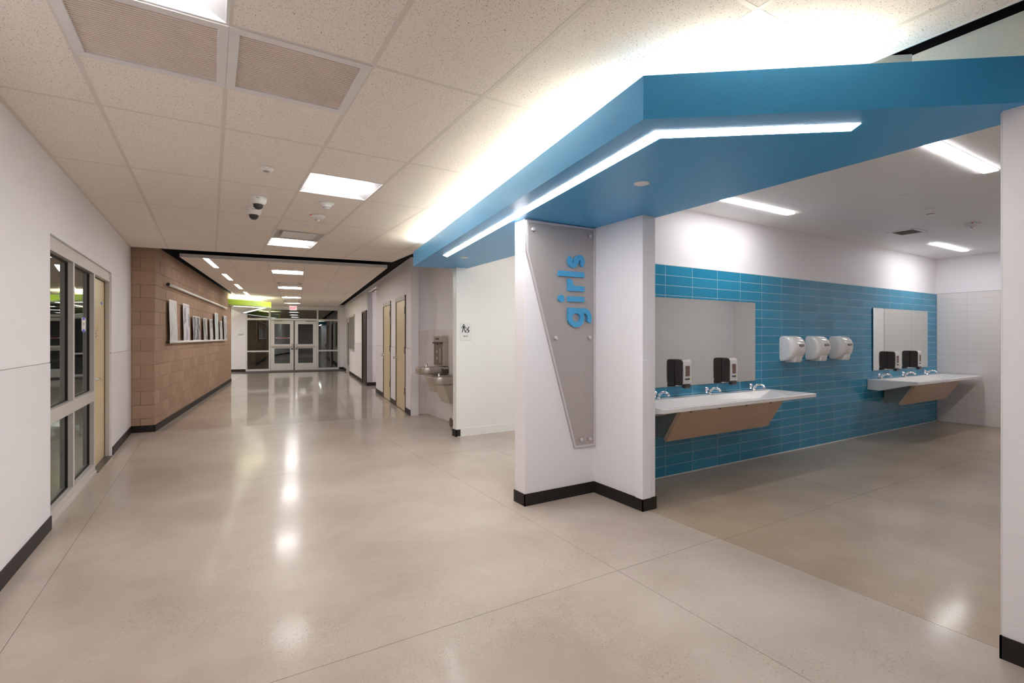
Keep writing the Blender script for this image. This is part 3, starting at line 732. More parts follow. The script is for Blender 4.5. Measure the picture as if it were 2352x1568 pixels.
for t0, t1, z0, z1 in ((18.6, 18.66, .90, 2.24), (20.5, 20.6, 0, 2.24), (21.66, 21.72, 0, 2.24), (18.6, 21.72, 2.17, 2.24), (18.6, 20.55, .90, .97), (19.22, 19.27, .9, 2.2), (19.86, 19.91, .9, 2.2)):
    b.box(SR - .025, SR + .08, t0, t1, z0, z1)
b.done('window_frame', 'frame_paint', d)
for t0, t1 in ((18.66, 19.22), (19.27, 19.86), (19.91, 20.5)): MB().box(SR + .02, SR + .026, t0, t1, .97, 2.17).done('pane', 'glass_exit', d)
MB().box(SR + .02, SR + .026, 20.68, 21.58, .3, 2.05).done('pane', 'glass_exit', d)
MB().box(SR + .005, SR + .05, 20.6, 20.70, .0, 2.17).box(SR + .005, SR + .05, 21.56, 21.66, 0, 2.17).box(SR + .005, SR + .05, 20.7, 21.56, 0, .3).box(SR + .005, SR + .05, 20.7, 21.56, 2.03, 2.17).done('door_rail', 'frame_paint', d)
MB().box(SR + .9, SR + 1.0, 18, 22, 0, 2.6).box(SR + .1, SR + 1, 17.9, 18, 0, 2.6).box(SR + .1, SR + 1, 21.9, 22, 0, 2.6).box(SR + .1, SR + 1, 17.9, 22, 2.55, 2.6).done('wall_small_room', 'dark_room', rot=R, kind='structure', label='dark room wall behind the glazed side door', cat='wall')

# exit wall
MB().box(-1.985, SR, TE, TE + .12, 2.655, ZT).box(1.685, SR + .2, TE, TE + .12, 0, 2.66).done('wall_exit', 'wall_paint', rot=R, kind='structure', label='white wall around the exit doors glazing', cat='wall')
base_run('baseboard_exit', [(1.685, SR - .0, TE - .008, TE)], 'dark baseboard beside the exit glazing', rot=R)
sf = thing('window_1', 'aluminium exit storefront frame with sidelights and transom', 'window', (0, 0, 0), R, kind='structure')
F0, F1 = TE - .02, TE + .09
for s0, s1, z0, z1 in ((-1.985, -1.925, 0, 2.655), (-1.125, -1.055, 0, 2.655), (.76, .83, 0, 2.655), (1.622, 1.685, 0, 2.655)):
    MB().box(s0, s1, F0, F1, z0, z1).done('mullion', 'alu', sf, bevel=.003)
for s0, s1, z0, z1 in ((-1.925, -1.125, .0, .09), (-1.925, -1.125, .806, .866), (-1.925, -1.125, 2.14, 2.213), (-1.925, -1.125, 2.60, 2.655),
                       (-1.055, .76, 2.142, 2.226), (-1.055, .76, 2.60, 2.655), (.83, 1.622, 0, .09), (.83, 1.622, .806, .866), (.83, 1.622, 2.14, 2.213), (.83, 1.622, 2.60, 2.655)):
    MB().box(s0, s1, F0 + .003, F1, z0, z1).done('rail', 'alu', sf)
for s0, s1, z0, z1 in ((-1.925, -1.125, .09, .806), (-1.925, -1.125, .866, 2.14), (-1.925, -1.125, 2.213, 2.60), (-1.055, .76, 2.226, 2.60), (.83, 1.622, .09, .806), (.83, 1.622, .866, 2.14), (.83, 1.622, 2.213, 2.60)):
    MB().box(s0, s1, TE + .03, TE + .036, z0, z1).done('pane', 'glass_exit', sf)
MB().box(-1.055, .76, TE - .012, TE + .06, 2.128, 2.142).box(-.168, -.117, TE + .0, TE + .05, 0, 2.13).done('gap_strip', 'steel_dark', sf)  # dark strips in the gaps between the two leaves and above them
def leaf(name, s0, s1, g0, g1, hinge_side, label):
    d = thing(name, label, 'door', (0, 0, 0), R, kind='structure')
    y0, y1 = TE - .005, TE + .04
    MB().box(s0, g0, y0, y1, .012, 2.125).box(g1, s1, y0, y1, .012, 2.125).box(g0, g1, y0, y1, .012, .309).box(g0, g1, y0, y1, .949, 1.128).box(g0, g1, y0, y1, 1.99, 2.125).done('door_panel', 'alu', d)
    for z0, z1 in ((.309, .949), (1.128, 1.99)): MB().box(g0, g1, TE + .015, TE + .021, z0, z1).done('pane', 'glass_exit', d)
    MB().box(s0 + .03, s1 - .07, y0 - .06, y0 - .02, 1.0, 1.06).done('push_bar', 'steel_light', d, bevel=.006)
    xk = s1 - .06 if hinge_side < 0 else s0 + .06
    MB().box(xk - .035, xk + .035, y0 - .05, y0, .90, 1.16).done('latch_case', 'chrome', d, bevel=.006)
    MB().lathe([(.02, 0), (.03, .02), (.02, .05), (0, .052)], 14, 'y', (0, 0, 0)).done('pull', 'black_plastic', d, (xk, y0 - .10, .93))
    cx0, cx1 = (s0 + .12, s0 + .44) if hinge_side < 0 else (s1 - .46, s1 - .14)
    MB().box(cx0, cx1, y0 - .05, y0, 2.02, 2.09).done('door_closer', 'white_metal', d, bevel=.006)
    MB().box(cx0 + .02, cx1 + .02, y0 - .07, y0 - .045, 2.105, 2.118).done('closer_arm', 'steel_dark', d)
    return d
leaf('door_5', -1.051, -.169, -.907, -.305, -1, 'glazed aluminium exit door leaf with red lettering strip')
leaf('door_6', -.116, .755, .013, .611, 1, 'plain glazed aluminium exit door leaf beside the narrow sidelight')
b = MB()
random.seed(3)
dec = thing('door_decal', 'thin red and white notice strip on the exit door glass', 'decal', (*S(-.6, TE + .012), 1.385), R)
x = -.27
while x < .27:
    wd = random.uniform(.012, .04); MB().box(x, x + wd, 0, .0015, .006, .026).done('decal_mark', 'red_mark' if abs(x) < .2 else 'paper', dec); x += wd + .012
MB().box(-.29, .29, .0016, .0022, -.004, .0025).done('decal_line', 'paper', dec)
# vestibule behind
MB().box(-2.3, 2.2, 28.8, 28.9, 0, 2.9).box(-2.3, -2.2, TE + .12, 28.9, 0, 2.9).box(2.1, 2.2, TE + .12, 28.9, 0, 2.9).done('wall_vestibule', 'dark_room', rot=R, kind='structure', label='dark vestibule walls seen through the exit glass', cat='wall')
MB().box(-1.97, 1.855, 22.0, TE - .03, 0.0, .008).done('door_mat', 'mat_brown', rot=R, label='wide dark brown walk-off mat in front of the exit doors', cat='mat')
MB().box(-1.99, 1.9, TE + .13, 28, 0.0, .006).done('door_mat', 'mat_brown', rot=R, label='dark mat in the vestibule outside the exit doors', cat='mat')

# ================================================================== office front in the near wall
of = thing('window_2', 'grey painted office window frame with four panes', 'window', kind='structure')
X0, X1 = -1.13, -1.03
Y0, Y1 = 4.90, 7.57
for q in ((Y0, Y0 + .055, 0, 2.178), (5.735, 5.79, 0, 2.07), (6.645, 6.70, 0, 2.07), (7.55, Y1 + .03, 0, 2.178)):
    MB().box(X0, X1, q[0], q[1], q[2], q[3]).done('mullion', 'frame_paint', of, bevel=.002)
MB().box(X0, X1 + .001, Y0, 6.68, 2.07, 2.178).done('frame_head', 'frame_paint', of, bevel=.002)
MB().box(X0, X1 + .001, 6.684, Y1 + .03, 2.07, 2.178).done('frame_head', 'frame_paint', of, bevel=.002)
MB().box(X0, X1 + .001, Y0 + .05, 6.66, .755, .86).done('rail', 'frame_paint', of, bevel=.002)
MB().box(X0, X1 + .001, Y0, 6.70, 0.0, .10).done('sill', 'frame_paint', of, bevel=.002)
MB().box(X0, X1 + .012, Y0, 6.70, 0.0, .03).done('sill', 'frame_paint', of, bevel=.002)
for y0, y1 in ((4.955, 5.735), (5.79, 6.645)):
    for z0, z1 in ((.10, .755), (.86, 2.07)):
        MB().box(-1.081, -1.075, y0, y1, z0, z1).done('pane', 'glass', of)
        MB().box(-1.085, -1.066, y1 - .012, y1, z0, z1).box(-1.085, -1.066, y0, y1, z1 - .012, z1).box(-1.085, -1.066, y0, y1, z0, z0 + .008).done('gasket', 'gasket', of)
d7 = thing('door_7', 'tan flush door in the office front with lock and blue tape', 'door', kind='structure')
MB().box(-1.12, -1.075, 6.703, 7.545, .008, 2.062).done('door_panel', 'door_tan', d7)
MB().box(-1.122, -1.070, 7.541, 7.552, .0, 2.07).box(-1.122, -1.070, 6.70, 7.55, 2.058, 2.07).done('gasket', 'gasket', d7)
MB().box(-1.075, -1.071, 6.80, 6.86, .93, 1.0).done('lock_plate', 'steel_dark', d7)
MB().tube([(-1.072, 6.83, .965), (-1.03, 6.83, .965), (-1.028, 6.95, .965)], .010, 10).done('lever_handle', 'chrome', d7)
MB().box(-1.1, -1.0, 6.70, 7.55, 0, .006).done('threshold', 'steel_dark', d7)
tp = MB().box(0, .0012, -.04, .045, 0, .028); tp.done('tape_strip', 'tape_blue', None, (-1.075, 7.36, 1.79), label='small strip of blue tape high on the tan office door', cat='tape')
nt_ = thing('paper_notice', 'white paper notice taped to the office window pane', 'notice', (-1.0745, 6.42, 1.535))
MB().box(0, .001, -.09, .09, -.06, .07).done('sheet', 'paper', nt_)
MB().box(.001, .002, -.06, .05, .05, .078).done('tape_strip', 'tape_blue', nt_); MB().box(.001, .002, -.06, .05, -.072, -.044).done('tape_strip', 'tape_blue', nt_)
MB().box(.001, .0015, -.02, .015, .0, .02).done('notice_print', 'ink_grey', nt_)
random.seed(11)
def scribble(name, y0, y1, z0, z1, parent, x=-1.0745, n=26):
    b = MB()
    for k in range(n):
        y, z = random.uniform(y0, y1), random.uniform(z0, z1); w_, h_ = random.uniform(.006, .02), random.uniform(.004, .016)
        b.box(x + k * 1e-5, x + .0004 + k * 1e-5, y, y + w_, z, z + h_)
    return b.done(name, 'ink_grey', parent, kind='stuff')
scribble('door_lettering', 7.00, 7.13, 1.36, 1.51, d7)
scribble('door_lettering', 7.39, 7.42, .80, .92, d7, n=7)
scribble('glass_lettering', 6.24, 6.33, .46, .60, of, x=-1.0748)
# office room behind the glass
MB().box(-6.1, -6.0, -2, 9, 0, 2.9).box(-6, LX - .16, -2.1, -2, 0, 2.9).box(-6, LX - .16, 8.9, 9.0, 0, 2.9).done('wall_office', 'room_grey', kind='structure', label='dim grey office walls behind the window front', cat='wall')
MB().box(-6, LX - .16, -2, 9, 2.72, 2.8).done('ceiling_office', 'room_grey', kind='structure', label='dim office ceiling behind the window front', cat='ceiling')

# ================================================================== CEILING LIGHTS AND DIFFUSERS
def make_troffer(lens):
    """600 mm recessed light: frame, curved reflectors, lens"""
    t = thing('recessed_ceiling_light', '', 'light')
    w = .293; b = MB()
    for q in ((-.305, .305, -.305, -w), (-.305, .305, w, .305), (-.305, -w, -w, w), (w, .305, -w, w)): b.box(*q, -.002, .010)
    b.done('light_frame', 'white_metal', t)
    # curved reflectors rising to the centre lens, sloped ends
    b = MB(); N = 8; prof = []
    for k in range(N + 1):
        a = k / N * pi / 2; prof.append((-w + (w - .22) * (1 - cos(a)), .07 * sin(a)))
    prof2 = [(-y, z) for y, z in prof]
    for pr in (prof, prof2):
        for (y0, z0), (y1, z1) in zip(pr, pr[1:]):
            b.face([(-w + z0 * 2, y0, z0), (w - z0 * 2, y0, z0), (w - z1 * 2, y1, z1), (-w + z1 * 2, y1, z1)], True)
    for sg in (-1, 1):
        b.face([(sg * (w - 2 * z), y, z) for y, z in prof] + [(sg * (w - 2 * z), y, z) for y, z in prof2[::-1]])
    b.box(-w, w, -w, w, .0705, .075)
    b.done('reflector', 'reflector_grey', t)
    MB().prism([(-.22, .07), (-.19, .025), (-.09, .003), (.09, .003), (.19, .025), (.22, .07)], -w + .10, w - .10, axis='x').done('lens', lens, t)
    return t
def place(base, loc, label, rot=0, first=[None]):
    if base.get('used'):
        o = copy_tree(base); 
    else: o = base; base['used'] = 1
    o.location = loc; o.rotation_euler = (0, 0, rot); o['label'] = label
    return o
def finish(base):
    for o in bpy.data.objects:
        if 'used' in o: del o['used']
tr = make_troffer('troffer_lens'); tr['group'] = 'recessed ceiling lights'
place(tr, (.983, 4.575, ZC), 'square recessed ceiling light nearest to the blue canopy, beyond the dome cameras side')
place(tr, (.983, 7.625, ZC), 'square recessed ceiling light next to the supply diffuser at the near ceiling edge')
place(tr, (-.237, 2.135, ZC), 'square recessed ceiling light beside the ribbed grilles, mostly out of view')
place(tr, (.983, -2.135, ZC), 'unseen square recessed ceiling light added behind the viewer for fill')  # unseen fixture, added for more light from behind the camera
tf = make_troffer('far_lens'); tf['group'] = 'recessed ceiling lights of the far corridor'
for i, t in enumerate(troff_t):
    place(tf, (*S(-.1875, t + .3), ZC), ['first', 'second', 'third', 'fourth'][i] + ' recessed light along the far corridor ceiling, counted from the black gap', R)
def make_grille():
    g = thing('air_grille', '', 'grille'); w = .262
    b = MB()
    for q in ((-.305, .305, -.305, -w), (-.305, .305, w, .305), (-.305, -w, -w, w), (w, .305, -w, w)): b.box(*q, -.006, .012)
    b.done('grille_frame', 'white_metal', g, bevel=.002)
    for k in range(30):
        y = -w + .0087 + k * (2 * w - .012) / 30
        MB().prism([(y, .002), (y + .0125, .0035), (y + .0125, .006), (y, .006)], -w, w, axis='x').done('slat', 'grille_tan', g)
    MB().box(-w, w, -w, w, .0055, .02).done('grille_back', 'grille_tan', g)
    return g
gr = make_grille(); gr['group'] = 'ribbed return air grilles'
place(gr, ((XL[1] + XL[2]) / 2, 2.747, ZC), 'square ribbed return grille between the ceiling light and the second grille')
place(gr, ((XL[2] + XL[3]) / 2, 2.747, ZC), 'square ribbed return grille nearer to the blue canopy')
def make_plaque():
    g = thing('air_diffuser', '', 'diffuser')
    b = MB()
    for q in ((-.305, .305, -.305, -.28), (-.305, .305, .28, .305), (-.305, -.28, -.28, .28), (.28, .305, -.28, .28)): b.box(*q, -.003, .01)
    b.done('diffuser_frame', 'white_metal', g)
    b = MB(); b.ring([[(-.28, -.28, 0), (.28, -.28, 0), (.28, .28, 0), (-.28, .28, 0)], [(-.21, -.21, .05), (.21, -.21, .05), (.21, .21, .05), (-.21, .21, .05)]], cap0=False)
    b.done('diffuser_throat', 'frame_paint', g)
    MB().box(-.20, .20, -.20, .20, .0, .008).done('diffuser_plate', 'white_metal', g, bevel=.003)
    return g
pq = make_plaque(); pq['group'] = 'square supply diffusers'
place(pq, (.983, 7.015, ZC), 'square supply diffuser beside the recessed light at the near ceiling edge')
place(pq, (*S(-.1875, vent_t[0] + .3), ZC), 'square supply diffuser in the far ceiling, nearer one', R)
place(pq, (*S(-.1875, vent_t[1] + .3), ZC), 'square supply diffuser in the far ceiling, farther one', R)
# linear strips in far cloud (near the block wall)
for i, t in enumerate((9.72, 11.98, 14.2, 16.45)):
    MB().box(-.04, .04, 0, 1.22, -.002, .003).done('linear_ceiling_light', 'slim_lens', None, (*S(-1.42, t), ZC), R, group='linear ceiling lights by the block wall',
        label=['first', 'second', 'third', 'fourth'][i] + ' slim ceiling light strip above the block wall, counted from the black gap', cat='light')
def rest_strip(x0, x1, y, label):
    o = thing('linear_ceiling_light', label, 'light', (x0, y, 2.742), group='linear restroom ceiling lights')
    MB().box(0, x1 - x0, -.043, .043, -.009, .0).done('lens', 'rest_lens', o)
    MB().box(-.006, x1 - x0 + .006, -.049, .049, -.003, .0).done('light_frame', 'white_metal', o)
rest_strip(4.20, 5.345, 3.05, 'restroom ceiling light strip in front of the first mirror')
rest_strip(4.20, 5.345, 1.44, 'restroom ceiling light strip nearest to the near wall end')
rest_strip(8.72, 9.90, 2.965, 'restroom ceiling light strip in front of the far mirror')
rest_strip(8.72, 9.90, 1.44, 'restroom ceiling light strip out of view behind the near wall end')
MB().box(3.9, 5.1, 5.2, 5.29, 2.732, 2.742).done('linear_ceiling_light', 'rest_lens', label='light strip inside the boys entrance nearer to the plaque wall, out of view', cat='light')
MB().box(3.9, 5.1, 4.3, 4.39, 2.732, 2.742).done('linear_ceiling_light', 'rest_lens', label='second light strip inside the boys entrance, behind the pier', cat='light')
for y, lb in ((20.0, 'nearer'), (21.8, 'farther')):
    MB().box(-5, -3.6, y, y + .09, 2.610, 2.62).done('linear_ceiling_light', 'far_lens', rot=R, group='side hall lights', label=lb + ' light strip on the side hall ceiling hidden by the block wall', cat='light')
MB().box(2.6, 3.8, 14.1, 14.18, 2.738, 2.745).done('linear_ceiling_light', 'strip_lens', rot=R, label='light strip in the passage beyond the tan doors, out of view', cat='light')

# ceiling devices
def dome(loc, label):
    o = thing('dome_camera', label, 'camera', loc, group='dome cameras')
    MB().lathe([(.074, 0), (.074, -.012), (.070, -.045), (.060, -.065), (.045, -.072)], 32).done('camera_housing', 'white_plastic', o)
    MB().lathe([(.044, -.071), (.044, -.080), (.038, -.100), (.024, -.114), (0, -.119)], 28).done('camera_dome', 'black_plastic', o)
    MB().box(-.02, .005, -.0735, -.070, -.026, -.022).done('camera_mark', 'ink_grey', o)
dome((.385, 5.28, ZC), 'white dome security camera with black lens bubble, nearer to the grilles')
dome((.38, 5.76, ZC), 'white dome security camera with black lens bubble, partly behind its twin')
def smoke(loc, label, low=False, rot=0):
    o = thing('smoke_detector', label, 'smoke detector', loc, rot)
    if low:
        MB().lathe([(.052, 0), (.052, -.014), (.044, -.026), (.024, -.030)], 28).done('detector_body', 'white_plastic', o)
        MB().lathe([(.024, -.029), (.022, -.034), (0, -.035)], 20).done('detector_vent', 'grey_frame', o)
    else:
        MB().lathe([(.075, 0), (.073, -.006), (.055, -.018), (.042, -.034), (.034, -.040), (.033, -.05), (0, -.052)], 28).done('detector_body', 'white_plastic', o)
        MB().lathe([(.0345, -.041), (.0345, -.047)], 24).done('detector_vent', 'ink_grey', o)
    return o
smoke((.374, 4.33, ZC), 'low round white detector disc between the grilles and dome cameras', True)
smoke((.985, 5.18, ZC), 'white cone smoke detector beside the nearest recessed light')
smoke((6.45, 2.21, 2.742), 'beige smoke detector on the restroom ceiling')
def strobe(loc, label, rot=0):
    o = thing('fire_strobe', label, 'fire alarm', loc, rot)
    r1 = [(.075 * (abs(cos(a)) ** .6) * (1 if cos(a) > 0 else -1), .06 * (abs(sin(a)) ** .6) * (1 if sin(a) > 0 else -1)) for a in [2 * pi * k / 28 for k in range(28)]]
    b = MB(); b.ring([[(x, y, 0) for x, y in r1], [(x, y, -.015) for x, y in r1], [(x * .72, y * .7, -.035) for x, y in r1], [(x * .4, y * .4, -.042) for x, y in r1]])
    b.done('strobe_body', 'white_plastic', o)
    MB().lathe([(.028, -.04), (.026, -.055), (.012, -.066), (0, -.068)], 18).done('strobe_lens', 'chrome', o)
    for k in range(3): MB().box(-.066 + k * .013, -.058 + k * .013, -.058 + k * .001, -.052, -.014, -.004).done('strobe_mark', 'red_mark', o)
    return o
strobe((1.0, 5.74, ZC), 'white ceiling fire strobe with red marks between detector and round cover', -.5)
strobe((7.60, 2.21, 2.742), 'white ceiling fire strobe on the restroom ceiling', -.5)
disc('ceiling_cover_plate', (.97, 6.36, ZC), .055, 'flat round white cover near the supply diffuser')
disc('ceiling_cover_plate', (5.52, 2.08, 2.742), .055, 'flat round white cover plate on the restroom ceiling')
v = thing('ceiling_vent', 'small rectangular exhaust vent on the restroom ceiling', 'vent', (7.52, 2.815, 2.742))
b = MB()
for q in ((-.19, .19, -.15, -.115), (-.19, .19, .115, .15), (-.19, -.155, -.115, .115), (.155, .19, -.115, .115)): b.box(*q, -.008, 0)
b.done('vent_frame', 'white_metal', v)
for k in range(12):
    x = -.150 + k * .0255; MB().prism([(x, -.006), (x + .016, 0), (x + .018, 0), (x + .002, -.007)], -.115, .115, axis='y').done('slat', 'frame_paint', v)
MB().box(-.155, .155, -.115, .115, -.0012, -.0002).done('vent_back', 'grey_frame', v)

# ================================================================== SIGN ON THE PIER
sg = thing('restroom_sign', 'tapered perforated metal sign panel with raised blue letters girls', 'sign', (2.25, 3.52, 0.43))
PO = [(.004, 1.962), (.746, 1.970), (.746, .0), (.512, .004), (.004, 1.700)]
MB().prism(PO, -.016, -.008, axis='y').done('sign_panel', 'perforated', sg)
b = MB(); pi_ = []
cxp = sum(p[0] for p in PO) / 5; N5 = len(PO)
def inset(poly, d):
    out = []; n = len(poly)
    for i in range(n):
        a, p, c_ = Vector(poly[i - 1]), Vector(poly[i]), Vector(poly[(i + 1) % n])
        d1, d2 = (p - a).normalized(), (c_ - p).normalized()
        n1, n2 = Vector((d1.y, -d1.x)), Vector((d2.y, -d2.x)); m_ = (n1 + n2).normalized(); k = d / max(.2, m_.dot(n1))
        out.append((p.x + m_.x * k, p.y + m_.y * k))
    return out
pin = inset(PO, .018)
for i in range(N5): b.prism([PO[i], PO[(i + 1) % N5], pin[(i + 1) % N5], pin[i]], -.022, 0, axis='y')
b.done('sign_frame', 'silver', sg)
for x, z in ((2.316, 2.318), (2.929, 2.324), (2.552, 1.406), (2.926, 1.41), (2.831, .50), (2.926, .498)):
    MB().lathe([(.013, -.040), (.015, -.037), (.015, -.020), (.010, -.018), (.010, -.014)], 20, 'y', (x - 2.25, 0, z - .43)).done('standoff_bolt', 'silver', sg)
def ribbon(b, pts, wd, closed=False, y0=-.040, y1=-.018):
    """thick flat stroke through (tx,ty) letter coordinates, placed reading upward on the panel"""
    n = len(pts); L_, R_ = [], []
    for i in range(n):
        p = Vector(pts[i])
        a = Vector(pts[(i - 1) % n]) if (closed or i > 0) else p; c_ = Vector(pts[(i + 1) % n]) if (closed or i < n - 1) else p
        t = (c_ - a).normalized(); nn = Vector((-t.y, t.x)) * wd / 2
        L_.append(p + nn); R_.append(p - nn)
    def P(v, y): return (2.857 - v.y - 2.25, y, 1.504 + v.x - .43)
    for i in range(n if closed else n - 1):
        j = (i + 1) % n
        vs = [b.bm.verts.new(P(q, y)) for y in (y0, y1) for q in (L_[i], L_[j], R_[j], R_[i])]
        b.bm.faces.new(vs[0:4]); b.bm.faces.new(vs[4:8][::-1])
        b.bm.faces.new([vs[0], vs[4], vs[5], vs[1]]); b.bm.faces.new([vs[3], vs[2], vs[6], vs[7]])
        if not closed and i == 0: b.bm.faces.new([vs[0], vs[3], vs[7], vs[4]])
        if not closed and i == n - 2: b.bm.faces.new([vs[1], vs[5], vs[6], vs[2]])
SW = .046
def arc(cx, cy, r, a0, a1, n=14, ry=None):
    ry = ry or r
    return [(cx + r * cos(radians(a0 + (a1 - a0) * k / n)), cy + ry * sin(radians(a0 + (a1 - a0) * k / n))) for k in range(n + 1)]
def letter(paths):
    b = MB()
    for k, (pts, closed) in enumerate(paths): ribbon(b, pts, SW, closed, -.040 - .0008 * k)
    b.done('letter', 'letter_blue', sg)
letter([(arc(.082, .091, .062, 0, 360, 32, .068)[:-1], True), ([(.144, .180), (.144, .0)] + arc(.080, -.004, .064, 0, -125, 12, .055), False)])
b = MB(); ribbon(b, [(.245, 0), (.245, .178)], SW); 
pts = [(.245 + .031 * cos(a), .252 + .031 * sin(a)) for a in [2 * pi * k / 24 for k in range(24)]]
b.prism([(2.857 - y - 2.25, 1.504 + x - .43) for x, y in pts], -.040, -.018, axis='y'); b.done('letter', 'letter_blue', sg)
letter([([(.338, 0), (.338, .178)], False), (arc(.395, .100, .057, 180, 68, 10, .058), False)])
letter([([(.463, 0), (.463, .279)], False)])
letter([(arc(.578, .124, .036, 35, 215, 12, .034)[0:] + [(.565, .098), (.592, .084)] + arc(.580, .052, .036, 40, -150, 12, .032), False)])

# boys plaque
bp_ = thing('restroom_plaque', 'clear plaque with walking figure, wheelchair symbol and word BOYS', 'sign', (3.136, 6.479, 1.372))
MB().box(-.088, .088, -.006, -.001, 0, .245).done('plaque_plate', 'plaque', bp_, bevel=.002)
def flat(b, poly): b.prism(poly, -.009, -.0065, axis='y')
b = MB(); fx, fz = -.035, .205
flat(b, [(fx + .010 * cos(a), fz + .014 + .010 * sin(a)) for a in [2 * pi * k / 18 for k in range(18)]])
flat(b, [(fx - .018, fz), (fx + .018, fz), (fx + .011, fz - .035), (fx - .011, fz - .035)])
for sgn in (-1, 1):
    flat(b, [(fx + sgn * .014, fz), (fx + sgn * .021, fz - .004), (fx + sgn * .038, fz - .034), (fx + sgn * .031, fz - .038)])
    flat(b, [(fx + sgn * .0, fz - .030), (fx + sgn * .012, fz - .030), (fx + sgn * .031, fz - .094), (fx + sgn * .019, fz - .094)])
b.done('walking_figure', 'ink', bp_)
b = MB(); wx, wz = .018, .130
ro = [(wx + .0235 * cos(a), wz + .0235 * sin(a)) for a in [2 * pi * k / 28 for k in range(29)]]; ri = [(wx + .0165 * cos(a), wz + .0165 * sin(a)) for a in [2 * pi * k / 28 for k in range(29)]]
for k in range(28): b.prism([ro[k], ro[k + 1], ri[k + 1], ri[k]], -.009, -.0065, axis='y')
flat(b, [(wx, wz + .022), (wx + .012, wz + .022), (wx + .030, wz + .050), (wx + .020, wz + .052)])
flat(b, [(wx + .008, wz + .018), (wx + .034, wz + .018), (wx + .034, wz + .010), (wx + .008, wz + .010)])
flat(b, [(wx + .027, wz + .012), (wx + .035, wz + .012), (wx + .030, wz - .018), (wx + .023, wz - .018)])
flat(b, [(wx - .012, wz + .040), (wx + .006, wz + .048), (wx + .018, wz + .040), (wx + .004, wz + .040), (wx - .010, wz + .032)])
flat(b, [(wx + .026 + .008 * cos(a), wz + .060 + .008 * sin(a)) for a in [2 * pi * k / 14 for k in range(14)]])
b.done('wheelchair_symbol', 'ink', bp_)
text('word_boys', 'BOYS', .028, 'ink_grey', bp_, (-.004, -.0068, .056), (pi / 2, 0, 0), .0008, bold=.0006)
# exit plaque on side hall wall
ep = thing('exit_plaque', 'small tactile EXIT plaque on the bright side hall wall', 'sign', (*S(-2.15, TE), 1.45), R)
MB().box(-.11, .11, -.006, 0, -.02, .14).done('plaque_plate', 'paper', ep)
text('word_exit', 'EXIT', .095, 'ink', ep, (0, -.0065, .075), (pi / 2, 0, 0), .001, bold=.001)
# lit exit sign
es = thing('exit_sign', 'lit red and white EXIT sign hanging above the double doors', 'exit sign', (*S(-.178, 23.0), 2.565), R)
MB().box(-.145, .145, -.03, .03, 0, .172).done('sign_box', 'exit_white', es, bevel=.004)
MB().box(-.03, .03, -.02, .02, .172, .176).done('sign_mount', 'white_metal', es)
text('word_exit', 'EXIT', .118, 'exit_red', es, (0, -.0305, .080), (pi / 2, 0, 0), .001, bold=.0025)

# ================================================================== RESTROOM FIXTURES
def mirror(x0, x1, z0, z1, label):
    o = thing('wall_mirror', label, 'mirror', (x0, 3.52, z0), group='frameless restroom mirrors')
    MB().box(0, x1 - x0, -.012, -.002, 0, z1 - z0).done('mirror_backing', 'mirror_edge', o)
    MB().box(.002, x1 - x0 - .002, -.016, -.012, .002, z1 - z0 - .002).done('mirror_glass', 'mirror', o)
mirror(3.556, 5.416, .910, 1.816, 'frameless mirror over the near basin, cut off by the sign pier')
mirror(8.257, 10.115, .928, 1.845, 'frameless mirror over the far basin reflecting white tiles')

